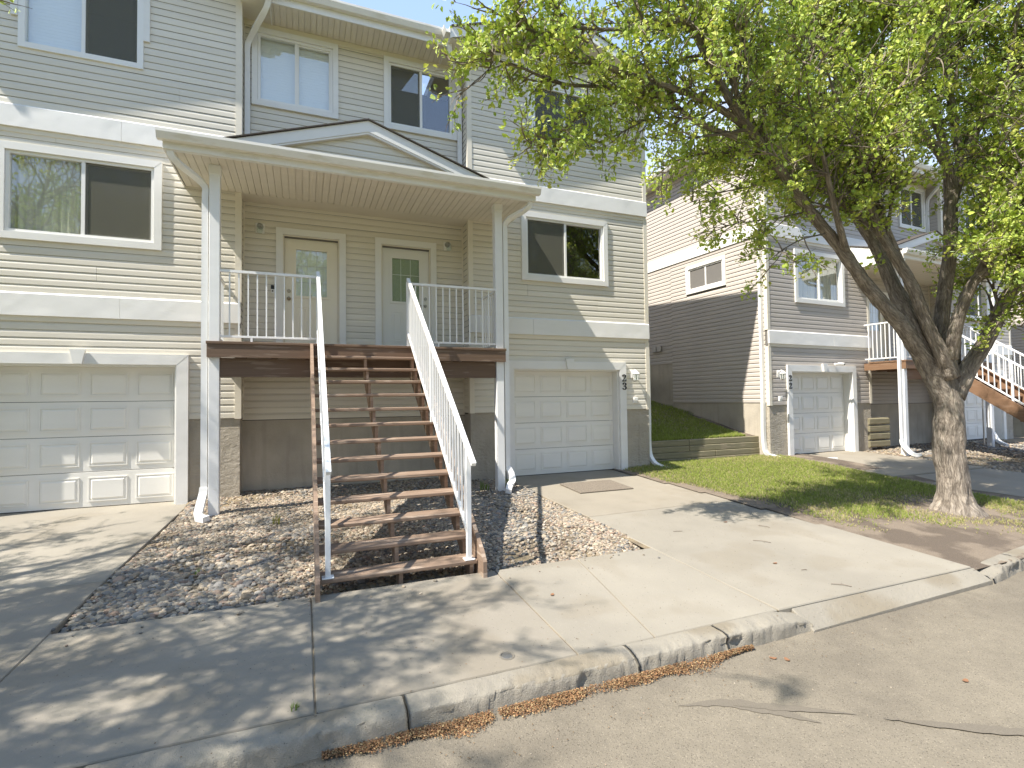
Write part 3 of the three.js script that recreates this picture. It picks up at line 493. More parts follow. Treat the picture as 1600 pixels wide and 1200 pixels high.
  // porch roof with a small front gable
  {
    const y = 5.115, x0 = -2.8, x1 = 2.8, zf = 1.38, pr = part('porch_roof', prismX([[zf + 0.06, 5.30], [zf + 0.06, 5.33], [0.0, 5.80], [0.0, 5.77]].reverse(), x0 - 0.04, x1 + 0.04), M.shingle, t);
    part('porch_roof_middle', prismX([[0.02, 5.76], [0.02, 5.79], [-0.4, 5.92], [-0.4, 5.89]].reverse(), -1.97, 1.97), M.shingle, pr);
    soffitSlats(pr, x0 + 0.012, x1 - 0.012, 0.015, zf, y, 0.1025);
    part('soffit_inner', CB(-1.99, 1.99, y + 0.001, y + 0.014, -0.395, 0.013, 0.002), M.soffit[1], pr);
    part('soffit_backing', B(-1.98, 1.98, y + 0.016, y + 0.02, -0.395, 0.013), M.soffit[1], pr);
    part('fascia', [B(x0, x1, y - 0.012, y + 0.20, zf, zf + 0.02)], M.gutter, pr);
    part('soffit_channel', B(x0, x1, y - 0.02, y + 0.006, zf - 0.035, zf + 0.004), M.trim, pr);
    for (const q of [[x0 - 0.02, x0], [x1, x1 + 0.02]]) part('side_fascia', prismX([[zf + 0.02, y - 0.012], [zf + 0.02, y + 0.19], [0.012, y + 0.645], [0.012, y - 0.012]], q[0], q[1]), M.gutter, pr);
    part('gutter', prismX(gutterProf(zf + 0.021, y + 0.085), x0 - 0.07, x1 + 0.07), M.gutter, pr);
    for (const e of [x0 - 0.075, x1 + 0.068]) part('gutter_end', prismX([[zf + 0.021, y + 0.085], [zf + 0.106, y + 0.085], [zf + 0.121, y + 0.115], [zf + 0.146, y + 0.17], [zf + 0.146, y + 0.21], [zf + 0.021, y + 0.21]], e, e + 0.007), M.gutter, pr);
    const gz = 0.8, a = 2.18, py = 6.33, ey = 5.61;
    part('pediment', prism([[-a + 0.2, 5.48], [a - 0.2, 5.48], [0, py - 0.1]], gz - 0.2, gz - 0.09), many || S[0], pr);
    const pl = sidingCourses(-a + 0.1, a - 0.1, 5.50, 6.2, [], { y: 5.50, s: 0.36 });
    for (const [x, L, yv] of pl) { const m = shade(new THREE.Mesh(plank(L), many || S[0])); m.name = 'siding_plank'; m.position.set(x, yv, gz - 0.09); pr.add(m); }
    for (const q of [-1, 1]) part('rake_board', prism([[0, py], [q * a, ey], [q * a, ey - 0.17], [0, py - 0.19]][q > 0 ? 'slice' : 'reverse'](), gz - 0.022, gz), M.trim, pr);
    for (const q of [-1, 1]) part('rake_trim', prism([[0, py - 0.192], [q * a, ey - 0.172], [q * a, ey - 0.20], [0, py - 0.225]][q > 0 ? 'slice' : 'reverse'](), gz - 0.085, gz - 0.01), M.trim, pr);
    part('gable_shingles', prism([[-a - 0.03, ey + 0.002], [-a - 0.03, ey + 0.022], [0, py + 0.026], [a + 0.03, ey + 0.022], [a + 0.03, ey + 0.002], [0, py + 0.004]].reverse(), -0.38, gz + 0.03), M.shingle, pr);
    for (const s of [-1, 1]) {
      part('porch_post', [CB(s * 2.24 - 0.07, s * 2.24 + 0.07, -0.12, y + 0.002, 0.90, 1.04, 0.006), CB(s * 2.24 - 0.078, s * 2.24 + 0.078, y - 0.14, y - 0.001, 0.892, 1.048, 0.005)], M.metalWhite, t);
      const dx = s > 0 ? 2.385 : -2.37;
      part('downspout', [spout([[s * 2.74, y + 0.06, 1.36], [s * 2.73, y - 0.06, 1.33], [s * 2.66, y - 0.14, 1.27], [s * 2.45, y - 0.25, 1.04], [dx, y - 0.34, 0.98], [dx, y - 0.5, 0.97], [dx, 3, 0.97], [dx, 0.5, 0.97], [dx, 0.32, 0.97]]),
        spout(s < 0 ? [[dx, 0.36, 0.97], [dx - 0.01, 0.25, 0.99], [dx - 0.03, 0.07, 1.14], [dx - 0.02, -0.01, 1.25], [dx + 0.09, -0.03, 1.36]] : [[dx, 0.36, 0.97], [dx + 0.05, 0.25, 1.0], [dx + 0.05, 0.13, 1.06], [dx - 0.05, 0.06, 1.18], [dx - 0.14, 0.0, 1.35]], 0.052)], M.metalWhite, t);
    }
  }
  // closed back of the building
  part('back_wall', B(-6.2, 6.2, 0, Y2, -11.1, -11), many || S[0], t);
  part('rear_partition', B(-6.1, 6.1, -0.3, Y2 - 0.1, -1.6, -1.5), M.room, t);
  return t;
}
const main = townhouse({ pos: [1.03, 0, 0], label: 'cream sided townhouse with number 23, twin entry doors and white garage doors', siding: M.siding,
  windows: { l: { mid: ['curtain', 'screen'], up: ['blind', 'screen'], sash: 'r' }, r: { mid: ['screen', 'none'], up: ['screen', 'screen'], sash: 'l' }, m: [['blind', 'blind'], ['screen', 'none']] } });
const next = townhouse({ pos: [17.165, 0.02, -0.406], turn: 0.0559, label: 'greige sided townhouse with number 22 and lit side wall behind the tree', single: M.siding2, siding: [M.siding2],
  windows: { l: { mid: ['curtain', 'curtain'], up: ['screen', 'screen'], sash: 'r' }, r: { mid: ['screen', 'screen'], up: ['screen', 'screen'], sash: 'l' }, m: [['screen', 'screen'], ['screen', 'screen']] } });
{
  const far = next.clone(); far.name = numbered('townhouse'); far.position.set(33.3, 0.02, -1.6); far.rotation.y = 0.08;
  far.userData = { label: 'greige sided townhouse farthest along the row, showing past the white stair railing', category: 'townhouse', group: 'row of townhouses' }; scene.add(far);
}
// house numbers on the garage trim
const digit = (ch, x, y, z) => { const g = new TextGeometry(ch, { font, size: 0.155, depth: 0.012, curveSegments: 6, bevelEnabled: false }); g.computeBoundingBox(); const b = g.boundingBox; return g.translate(x - (b.max.x + b.min.x) / 2, y, z); };
part('house_number', digit('2', 5.515, 1.945, 0.0605), M.black, main, 'black numeral 2 on the garage trim'); part('house_number', digit('3', 5.52, 1.765, 0.0605), M.black, main, 'black numeral 3 on the garage trim');
part('house_number', digit('2', -5.49, 1.945, 0.0605), M.black, next); part('house_number', digit('2', -5.49, 1.745, 0.0605), M.black, next);
part('downspout', spout([[6.26, 2.5, -0.1], [6.26, 1.2, -0.1], [6.26, 0.42, -0.1], [6.27, 0.25, -0.06], [6.31, 0.1, 0.06], [6.43, 0.02, 0.26], [6.5, 0.0, 0.36]], 0.045), M.metalWhite, main);
part('downspout', [spout([[-6.27, 8.3, -0.14], [-6.27, 6, -0.14], [-6.27, 1.42, -0.14]], 0.045), spout([[-6.27, 1.42, -0.14], [-6.27, 0.35, -0.14], [-6.24, 0.12, -0.1], [-6.1, 0.02, 0.08], [-5.75, -0.03, 0.35], [-5.2, -0.04, 0.6], [-4.75, -0.04, 0.72]], 0.05)], M.metalWhite, next);

// ---------------------------------------------------------------- lamps, camera, doorbell, dish
function jarLamp(base, label, turn) {
  const l = thing('wall_lamp', label, 'lamp', base, 'lamps beside the entry doors'); l.rotation.y = turn;
  part('backplate', CB(-0.075, 0.075, -0.09, 0.09, 0, 0.018, 0.006), M.trim, l);
  part('collar', [new THREE.CylinderGeometry(0.05, 0.055, 0.05, 20).rotateX(Math.PI / 2).translate(0, 0.03, 0.04), tube(smoothPath([[0, 0.03, 0.05], [0, 0.035, 0.1], [0, 0.0, 0.125]], 10), 0.03, 12)], M.nickel, l);
  part('glass_jar', new THREE.LatheGeometry([[0.035, 0.03], [0.05, 0.0], [0.052, -0.08], [0.04, -0.115], [0.0, -0.125]].map((p) => new THREE.Vector2(...p)), 20).translate(0, -0.0, 0.125), M.frosted, l);
}
jarLamp([-0.70, 4.67, -0.398], 'jar wall lamp beside the cream door with white blind', 0);
jarLamp([2.70, 4.68, -0.398], 'jar wall lamp between the white door and the corner', 0);
function lantern(base, label, turn) {
  const l = thing('lantern_lamp', label, 'lamp', base, 'lanterns beside the garage doors'); l.rotation.y = turn;
  part('backplate', CB(-0.055, 0.055, -0.06, 0.12, 0, 0.02, 0.008), M.trim, l);
  part('arm', tube(smoothPath([[0, 0.06, 0.01], [0, 0.11, 0.08], [0, 0.1, 0.14]], 12), 0.014, 8), M.trim, l);
  part('cap', new THREE.CylinderGeometry(0.02, 0.085, 0.07, 6).translate(0, 0.065, 0.14), M.trim, l);
  part('glass_body', new THREE.CylinderGeometry(0.066, 0.05, 0.14, 6, 1, true).translate(0, -0.04, 0.14), M.frosted, l);
  part('cage', [0, 1, 2, 3, 4, 5].map((k) => { const a = k / 6 * Math.PI * 2; return bar([Math.sin(a) * 0.068, 0.03, 0.14 + Math.cos(a) * 0.068], [Math.sin(a) * 0.052, -0.11, 0.14 + Math.cos(a) * 0.052], 0.01, 0.01, V(1, 0, 0.1)); }), M.trim, l);
  part('base', new THREE.CylinderGeometry(0.055, 0.03, 0.03, 6).translate(0, -0.122, 0.14), M.trim, l);
}
lantern([6.80, 2.08, 0.011], 'white lantern on siding right of number 23 garage', 0);
lantern([11.2, 2.12, 0.01], 'white lantern on siding left of number 22 garage', 0.0559);
function outlet(base, label, turn) { const l = thing('outlet_box', label, 'outlet', base, 'covered outlets under the lanterns'); l.rotation.y = turn; part('box', CB(-0.045, 0.045, -0.06, 0.06, 0, 0.05, 0.008), M.trim, l); part('flap', CB(-0.05, 0.05, -0.01, 0.062, 0.051, 0.066, 0.005), M.trim, l); }
outlet([6.84, 1.53, 0.011], 'white covered outlet under the lantern of the cream townhouse', 0);
outlet([11.22, 1.52, 0.01], 'white covered outlet under the lantern of the greige townhouse', 0.0559);
{
  const l = thing('door_bell', 'small black and white doorbell keypad left of the cream door', 'doorbell', [-0.50, 3.60, -0.398]);
  part('plate', CB(-0.03, 0.03, -0.075, 0.0, 0, 0.018, 0.004), M.trim, l); part('camera_eye', CB(-0.028, 0.028, 0.002, 0.07, 0, 0.022, 0.006), M.black, l); part('button', new THREE.CylinderGeometry(0.014, 0.014, 0.008, 14).rotateX(Math.PI / 2).translate(0, -0.035, 0.021), M.black, l);
}
{
  const l = thing('security_camera', 'small white security camera above number 22 garage door', 'camera', [13.48, 2.43, -0.13]);
  part('mount', new THREE.CylinderGeometry(0.035, 0.035, 0.03, 14).rotateX(Math.PI / 2).translate(0, 0, 0.02), M.trim, l); part('body', tube([[0, 0, 0.03], [0.05, 0.01, 0.1], [0.1, -0.01, 0.2]], [0.02, 0.036, 0.036], 12), M.trim, l); part('lens', new THREE.CylinderGeometry(0.028, 0.028, 0.01, 14).rotateX(Math.PI / 2).translate(0.1, -0.01, 0.206), M.black, l);
}
{
  const l = thing('satellite_dish', 'round white satellite dish lettered Bell by the brown stairs', 'dish', [18.9, 2.86, 0.55]); l.rotation.y = -1.0; l.scale.setScalar(0.74);
  const pr = []; for (let k = 0; k <= 10; k++) pr.push(new THREE.Vector2(k * 0.046, 0.09 * (k / 10) ** 2)); for (let k = 10; k >= 0; k--) pr.push(new THREE.Vector2(k * 0.046, 0.09 * (k / 10) ** 2 - 0.012));
  part('reflector', new THREE.LatheGeometry(pr, 36).scale(1, 1, 0.85).rotateX(Math.PI / 2 - 0.35).translate(0, 0.12, 0), M.metalWhite, l);
  const tx = new TextGeometry('Bell', { font: fontSans, size: 0.2, depth: 0.004, curveSegments: 5, bevelEnabled: false }); tx.computeBoundingBox(); tx.translate(-tx.boundingBox.max.x / 2, -0.02, 0).applyMatrix4(new THREE.Matrix4().makeShear(0, 0, 0.25, 0, 0, 0)).rotateX(-0.35).translate(0, 0.15, 0.05);
  part('lettering', tx, M.black, l);
  part('feed_arm', tube([[0, -0.22, 0.02], [0, -0.2, 0.3], [0, -0.05, 0.5]], 0.016, 8), M.metalWhite, l); part('mast', tube([[0, 0.1, -0.08], [0, -0.1, -0.14], [0, -3.8, -0.14]], 0.025, 10), M.nickel, l);
}

// ---------------------------------------------------------------- deck, staircase and railings (house local frame; used for both houses)
function deckAndStairs(pos, turn, words, wood, darkwood) {
  const place = (o) => { o.position.set(...pos); o.rotation.y = turn; return o; };
  const DK = 2.49, d = place(thing('wooden_deck', words.deck, 'deck'));
  part('rim_board', B(-2.325, 2.325, DK - 0.235, DK - 0.04, 1.06, 1.1), darkwood, d);
  part('beam', B(-2.165, 2.165, DK - 0.52, DK - 0.237, 0.93, 1.01), darkwood, d);
  for (const s of [-1, 1]) part('side_rim', B(s * 2.30 - 0.02, s * 2.30 + 0.02, DK - 0.235, DK - 0.042, 0.03, 1.059), darkwood, d);
  for (let k = 0; k < 9; k++) part('joist', B(-1.95 + k * 0.49 - 0.02, -1.95 + k * 0.49 + 0.02, DK - 0.23, DK - 0.044, -0.38, 1.05), darkwood, d);
  for (let k = 0; k < 11; k++) { const z = -0.385 + k * 0.1368, w = z > 0.03 ? 2.335 : 1.96; part('deck_board', CB(-w, w, DK - 0.039, DK, z, z + 0.131, 0.004), darkwood, d); }
  const st = place(thing('wooden_staircase', words.stair, 'stairs')), sx0 = -0.885, sx1 = 0.69;
  for (let k = 1; k <= 13; k++) { const y = DK - 0.2 * k, z = 1.29 + 0.26 * (k - 1); part('tread', CB(sx0 + 0.003, sx1 - 0.003, y - 0.042, y, z - 0.275, z, 0.008), wood[k % wood.length], st); }
  const g0 = -0.30, str = (x0, x1, m) => part('stringer', prismX([[1.105, DK - 0.01], [1.105, DK - 0.42], [1.27, DK - 0.45], [4.27, -0.145], [4.27, g0], [4.58, g0], [4.58, -0.09], [4.5, 0.0], [1.27, DK - 0.02]].reverse(), x0, x1), m, st);
  str(sx0 - 0.042, sx0, wood[0]); str(sx1, sx1 + 0.042, wood[1]);
  const saw = [[1.102, DK - 0.245], [1.102, DK - 0.52]]; saw.push([4.26, -0.30], [4.36, -0.30]); for (let k = 13; k >= 1; k--) { const y = DK - 0.2 * k - 0.044, z = 1.29 + 0.26 * (k - 1) - 0.03; saw.push([z, y]); saw.push([z - 0.26, y]); }
  for (const x of [-0.115, sx1 - 0.06]) part('carriage', prismX(saw.filter((p) => p[0] >= 1.1), x - 0.02, x + 0.02), wood[2], st);
  // railings: square white aluminium
  const rail = (label, build) => { const r = place(thing('railing', label, 'railing', pos, words.group)); build(r); return r; };
  const TOP = 1.065, LOW = 0.085, bal = (r, p, q) => part('baluster', bar(p, q, 0.019, 0.019, V(0, 0, 1)), M.metalWhite, r);
  const deckRail = (x0, x1, label) => rail(label, (r) => {
    part('top_rail', bar([x0, DK + TOP, 0.985], [x1, DK + TOP, 0.985], 0.045, 0.038), M.metalWhite, r); part('bottom_rail', bar([x0, DK + LOW, 0.985], [x1, DK + LOW, 0.985], 0.032, 0.032), M.metalWhite, r);
    const n = Math.round(Math.abs(x1 - x0) / 0.122); for (let k = 1; k < n; k++) { const x = x0 + (x1 - x0) * k / n; bal(r, [x, DK + LOW, 0.985], [x, DK + TOP, 0.985]); }
    part('foot', B((x0 + x1) / 2 - 0.28, (x0 + x1) / 2 - 0.25, DK, DK + LOW - 0.016, 0.97, 1.0), M.metalWhite, r);
  });
  deckRail(-2.17, -0.8, words.rails[0]); deckRail(0.62, 2.17, words.rails[1]);
  const sideRail = (x, label) => rail(label, (r) => {
    part('top_rail', bar([x, DK + TOP, 0.9], [x, DK + TOP, 0.02], 0.04, 0.036), M.metalWhite, r); part('bottom_rail', bar([x, DK + LOW, 0.9], [x, DK + LOW, 0.02], 0.03, 0.03), M.metalWhite, r);
    for (let k = 1; k < 8; k++) bal(r, [x, DK + LOW, 0.9 - k * 0.11], [x, DK + TOP, 0.9 - k * 0.11]);
  });
  sideRail(-2.24, words.rails[2]); sideRail(2.24, words.rails[3]);
  const stairRail = (x, label) => rail(label, (r) => {
    const zt = 1.02, zb = 4.56, yt = (z) => 3.56 - 0.769 * (z - 1.12), yb = (z) => 2.64 - 0.769 * (z - 1.12);
    part('post', CB(x - 0.025, x + 0.025, DK, DK + TOP + 0.025, zt - 0.025, zt + 0.025, 0.003), M.metalWhite, r);
    part('post', CB(x - 0.025, x + 0.025, DK - 2.6, yt(4.36) - 0.02, 4.335, 4.385, 0.003), M.metalWhite, r); part('base_plate', CB(x - 0.055, x + 0.055, DK - 2.6, DK - 2.588, 4.305, 4.41, 0.003), M.metalWhite, r);
    part('top_rail', bar([x, yt(1.04), 1.04], [x, yt(zb), zb], 0.048, 0.042, V(0, 1, 0.01)), M.metalWhite, r); part('bottom_rail', bar([x, yb(1.04), 1.04], [x, yb(4.36), 4.36], 0.034, 0.034, V(0, 1, 0.01)), M.metalWhite, r);
    for (let k = 1; k < 28; k++) { const z = 1.04 + 3.31 * k / 28; if (k === 14) { part('middle_post', bar([x, yb(z) - 0.14, z], [x, yt(z), z], 0.04, 0.04, V(0, 0, 1)), M.metalWhite, r); continue; } bal(r, [x, yb(z), z], [x, yt(z), z]); }
  });
  stairRail(sx0 + 0.075, words.rails[4]); stairRail(sx1 - 0.085, words.rails[5]);
}
deckAndStairs([1.03, 0, 0], 0, { deck: 'brown stained wooden deck under the cream porch roof', stair: 'open wooden staircase with worn brown treads up to the cream entrance', group: 'white railings of the cream townhouse',
  rails: ['white deck railing in front of the cream door', 'white deck railing between the white door and porch post', 'short white railing from porch post to wall, cream door side', 'short white railing from porch post to wall, white door side', 'white stair railing on the cream door side of the staircase', 'white stair railing on the white door side of the staircase'] }, M.tread, M.deckwood);
deckAndStairs([17.165, 0.02, -0.406], 0.0559, { deck: 'orange brown deck behind the tree trunk', stair: 'orange brown staircase beside the tree trunk, below the satellite dish', group: 'white railings of the greige townhouse',
  rails: ['white deck railing behind the tree limbs at number 22', 'white deck railing behind the dish', 'short white railing at the corner of number 22 bay', 'short white railing hidden beyond the dish', 'white sloping stair railing next to the tree trunk', 'white sloping stair railing behind the nearer one, below the dish'] }, [M.stain, M.stain, M.stain], M.stain);

// ---------------------------------------------------------------- retaining walls, door mat, valve cover
{
  const w = thing('retaining_wall', 'weathered timber retaining wall between the two townhouses', 'retaining wall', [9.1, 0, -0.45]);
  for (let k = 0; k < 4; k++) { const y0 = -0.03 + k * 0.148, j = rr(-0.5, 0.6); part('timber', CB(-1.84, j - 0.004, y0, y0 + 0.142, -0.07 + 0.006 * k, 0.07 - 0.008 * k, 0.012), M.timber[k % 2], w); part('timber', CB(j + 0.004, 1.86, y0, y0 + 0.142, -0.07, 0.068 - 0.008 * k, 0.012), M.timber[(k + 1) % 2], w); }
}
{
  const w = thing('timber_stack', 'four stacked timbers holding the bed beside number 22 garage', 'retaining wall', [15.45, 0.08, -0.35]);
  for (let k = 0; k < 4; k++) part('timber', CB(-0.46, 0.46, k * 0.215, k * 0.215 + 0.19, -0.12 + 0.03 * (k % 2), 0.1, 0.03), M.timber[k % 2], w);
}
{
  const pts = [[4.53, 0.82], [5.62, 0.86], [5.62, 1.62], [4.5, 1.66]], g = B(4.52, 5.63, 0.004, 0.016, 0.84, 1.64), p = g.attributes.position; for (let i = 0; i < p.count; i++) p.setY(i, p.getY(i) + gy(p.getZ(i)) + 0.002); g.computeVertexNormals();
  solo('door_mat', g, M.mat, 'brown speckled mat lying in front of number 23 garage door', 'mat');
}
{
  const v = thing('valve_cover', 'small round metal valve cover set in the pavement', 'valve cover', [1.41, gy(6.03) + 0.001, 6.03]); v.rotation.x = 0.055;
  part('ring', new THREE.LatheGeometry([[0.045, 0], [0.046, 0.006], [0.056, 0.006], [0.06, 0]].map((q) => new THREE.Vector2(...q)), 28), M.kerb, v); part('lid', new THREE.LatheGeometry([[0, 0.006], [0.012, 0.007], [0.016, 0.004], [0.04, 0.004], [0.042, 0]].map((q) => new THREE.Vector2(...q)), 28), M.nickel, v);
}

// ---------------------------------------------------------------- gravel stones, grass, litter
const MX = new THREE.Matrix4(), QT = new THREE.Quaternion(), EU = new THREE.Euler();
const mat4 = (x, y, z, rx, ry, rz, sx, sy, sz) => new THREE.Matrix4().compose(V(x, y, z), new THREE.Quaternion().setFromEuler(new THREE.Euler(rx, ry, rz)), V(sx, sy, sz));
function stoneGeo(k) { const g = new THREE.IcosahedronGeometry(1, 1), p = g.attributes.position; for (let i = 0; i < p.count; i++) { const v = V().fromBufferAttribute(p, i), d = 1 + 0.28 * n3(v.x * 1.3 + k * 7, v.y * 1.3, v.z * 1.3); v.multiplyScalar(d); p.setXYZ(i, v.x, v.y, v.z); } g.computeVertexNormals(); return g; }
const stones = [0, 1, 2].map(stoneGeo);
function gravel(count, x0, x1, z0, z1, inside, yf, big, label) {
  const L = [[], [], []];
  for (let i = 0; i < count; i++) {
    const x = rr(x0, x1), z = rr(z0, z1); if (!inside(x, z)) continue;
    const dirt = fbm(x * 0.11 + 0.3, z * 0.11, 16, 16, 3, 900); if (dirt > 0.60 && rnd() < 0.75) continue;
    const grey = 0.8 * smooth(0.46, 0.68, fbm(x * 0.09, z * 0.09 + 0.2, 12, 12, 3, 910) + 0.16 * smooth(1.6, 3.6, z) * smooth(0.5, -0.4, x));
    const s = rr(0.009, 0.023) * (1 + 0.55 * grey) * (rnd() < 0.05 ? 1.6 : 1) * big, b = rr(0.55, 1.3), t = rnd();
    const c = rnd() < 0.18 + 0.42 * grey ? [0.20 * b, 0.188 * b, 0.168 * b] : t < 0.5 ? [0.33 * b, 0.27 * b, 0.195 * b] : t < 0.8 ? [0.38 * b, 0.325 * b, 0.25 * b] : [0.29 * b, 0.21 * b, 0.155 * b];
    L[i % 3].push([mat4(x, yf(x, z) + s * 0.3, z, rr(-0.4, 0.4), rr(0, 6.28), rr(-0.4, 0.4), s * rr(0.9, 1.35), s * rr(0.5, 0.75), s * rr(0.8, 1.1)), RGB(...c)]);
  }
  L.forEach((l, k) => instanced('gravel', stones[k], M.stone, l, null, { label, category: 'gravel' }));
}
gravel(62000, -1.95, 3.98, -0.41, 4.41, (x, z) => x > edgeL(z) + 0.02 && x < 3.73 + 0.05 * z, bedY, 1, 'tan and grey river gravel under the wooden staircase');
gravel(70, -1.9, 4.4, 4.36, 4.75, (x, z) => rnd() < 0.6 && (x < 3.9), (x, z) => gy(z) + 0.004, 0.6, 'stray gravel stones on the edge of the pavement');
gravel(1500, -2, 9, 6.5, 10, (x, z) => rnd() < 0.5, () => STREET + 0.001, 0.22, 'fine grit scattered over the street');
gravel(9000, 14.5, 21.5, -1.2, 4.4, (x, z) => x > 14.5 + 0.04 * z, (x, z) => gy(z) - 0.02, 1.3, 'tan gravel bed behind the tree trunk');

function bladeGeo() { const pos = [], idx = []; for (let k = 0; k < 5; k++) { const a = k * 1.257 + 0.4, c = Math.cos(a), s = Math.sin(a), w = 0.0042, l = 0.16 + 0.3 * ((k * 37) % 10) / 10, b = pos.length / 3; const p = (d, h, o) => pos.push(c * d - s * o, h, s * d + c * o); p(0.06 * c, 0, -w * 8); p(0.06 * c, 0, w * 8); p(l * 0.35, 0.6, -w * 6); p(l * 0.35, 0.6, w * 6); p(l, 1, 0); idx.push(b, b + 1, b + 2, b + 2, b + 1, b + 3, b + 2, b + 3, b + 4); }
  const g = new THREE.BufferGeometry(); g.setAttribute('position', new THREE.Float32BufferAttribute(pos, 3)); g.setIndex(idx); g.computeVertexNormals(); return g; }
const tuft = bladeGeo();
const grassCol = (dry) => { const b = rr(0.6, 1.3); return rnd() < dry ? RGB(0.50 * b, 0.44 * b, 0.20 * b) : RGB(0.30 * b, 0.36 * b, 0.06 * b); };
{
  const L = [];
  const soilAmt = (x, z) => smooth(3.1, 4.9, z + 1.1 * n3(x * 0.9, 5, z * 0.9) + 0.6 * n3(x * 2.6, 9, z * 2.6) + 0.3 * (8.4 - x)) ;
  for (let i = 0; i < 60000; i++) {
    const x = rr(6.4, 11.9), z = rr(-0.36, 5.9); if (x < 6.42 + 0.105 * z + 0.1 * rnd() || (x > 11.3 && z > -0.4)) continue;
    let s = soilAmt(x, z); if (Math.hypot(x - 9.6, z - 4.6) < 0.42) continue; s = Math.max(s, 0.9 * smooth(1.2, 0.4, Math.hypot(x - 9.6, z - 4.6)), smooth(0.28, 0.02, x - 6.5 - 0.105 * z) * (z > 1.6 ? 1 : 0.3));
    if (rnd() < s * 1.02) continue; const h = rr(0.022, 0.07) * (1 - 0.4 * s);
    L.push([mat4(x, lawnY(x, z) - 0.004, z, rr(-0.2, 0.2), rr(0, 6.28), rr(-0.2, 0.2), 0.07, h, 0.07), grassCol(0.14 + 0.45 * s + 0.3 * smooth(0.45, 0.7, fbm(x * 0.1, z * 0.1, 10, 10, 3, 930)))]);
  }
  for (let i = 0; i < 26000; i++) { const x = rr(7.26, 10.95), z = -0.47 - 9 * rnd() ** 1.6; if (x > 10.9 + 0.02 * z - 0.0 && rnd() < 0.7) continue; if (x > 10.55 && n3(x * 2, 3, z * 2) > -0.2) continue; L.push([mat4(x, 0.55 + 0.235 * clamp(-0.5 - z, 0, 9) - 0.01, z, rr(-0.2, 0.2), rr(0, 6.28), rr(-0.2, 0.2), 0.09, rr(0.05, 0.1), 0.09), grassCol(0.06)]); }
  instanced('lawn_grass', tuft, M.blade, L, null, { label: 'short green lawn grass with dry patches beside the driveway', category: 'grass' });
}
function weed(x, z, y, h, n, label, col) { const l = []; for (let k = 0; k < n; k++) l.push(tuft.clone().scale(h * 0.9, h * rr(0.6, 1.1), h * 0.9).rotateY(rr(0, 6)).translate(rr(-0.4, 0.4) * h, 0, rr(-0.4, 0.4) * h)); const m = solo('weed', l.map((g) => g.toNonIndexed()), col || new THREE.MeshPhysicalMaterial({ color: RGB(0.16, 0.24, 0.03), transmission: 0.25, roughness: 0.9, side: THREE.DoubleSide }), label, 'weed'); m.position.set(x, y, z); }
weed(-0.05, 6.12, gy(6.12) - 0.01, 0.06, 9, 'green weed tuft growing where the pavement joint meets the kerb');
weed(-0.35, 1.75, bedY(-0.35, 1.75), 0.16, 5, 'yellow green weed in sunlit gravel beside the staircase', new THREE.MeshPhysicalMaterial({ color: RGB(0.36, 0.34, 0.04), transmission: 0.25, roughness: 0.9, side: THREE.DoubleSide }));
weed(3.55, 0.75, bedY(3.55, 0.75), 0.2, 7, 'leafy weed beside the downspout elbow at the driveway edge');
weed(3.02, 0.85, bedY(3.02, 0.85), 0.2, 6, 'weed behind the porch post on the white door side');
weed(1.05, 3.9, bedY(1.05, 3.9), 0.1, 4, 'small green weed in the gravel under the lowest treads');
weed(-1.0, 3.4, bedY(-1.0, 3.4), 0.09, 4, 'low green weed in the grey gravel near the left driveway');
for (let k = 0; k < 8; k++) weed(rr(15, 19), rr(1.6, 3.9), gy(3) - 0.02, 0.16, 6, 'green weed in the gravel bed behind the tree');
scene.children.filter((o) => /behind the tree$/.test(o.userData.label || '') && o.name.startsWith('weed')).forEach((o) => { o.userData.group = 'weeds in the bed behind the tree'; });
{ // dry seed cases gathered along the kerb
  const g = new THREE.CircleGeometry(1, 6), L = []; g.rotateX(-Math.PI / 2);
  for (let i = 0; i < 26000; i++) { const x = 0.1 + 3.3 * rnd(); if (fbm(x * 0.25, 0.7, 24, 4, 3, 945) < 0.36 * rnd() + 0.2) continue; const w = 0.13 * (0.2 + 1.2 * fbm(x * 0.2, 0.3, 16, 4, 3, 940)) * (0.25 + 0.75 * smooth(0.05, 0.7, x) * smooth(3.4, 2.5, x)), d = Math.abs(rnd() + rnd() + rnd() - 1.5) * w; const b = rr(0.5, 1.5), t = rnd(); L.push([mat4(x, STREET + 0.012 + Math.max(0, 0.028 * (1 - d / 0.12)) * rnd(), 6.435 + d, rr(-0.7, 0.7), rr(0, 6), rr(-0.7, 0.7), rr(0.003, 0.0065), 1, rr(0.003, 0.006)), t < 0.55 ? RGB(0.25 * b, 0.135 * b, 0.06 * b) : t < 0.8 ? RGB(0.31 * b, 0.22 * b, 0.11 * b) : RGB(0.16 * b, 0.08 * b, 0.04 * b)]); }
  for (let i = 0; i < 1500; i++) { const x = rr(-1.8, 6.9), z = rr(3.2, 6.9), on = z > 6.44; const b = rr(0.4, 1.2); if (!on && z > 4.4 && x > -1.9 && rnd() < 0.8) continue; L.push([mat4(x, on ? STREET + 0.009 : z > 4.42 ? gy(z) + 0.003 : gy(z) + 0.02, z, 0.1, rr(0, 6), 0.1, 0.005, 1, 0.005), RGB(0.2 * b, 0.13 * b, 0.07 * b)]); }
  instanced('fallen_seed_cases', g, M.stone, L, null, { label: 'rusty brown seed cases drifted along the kerb', category: 'litter' });
}
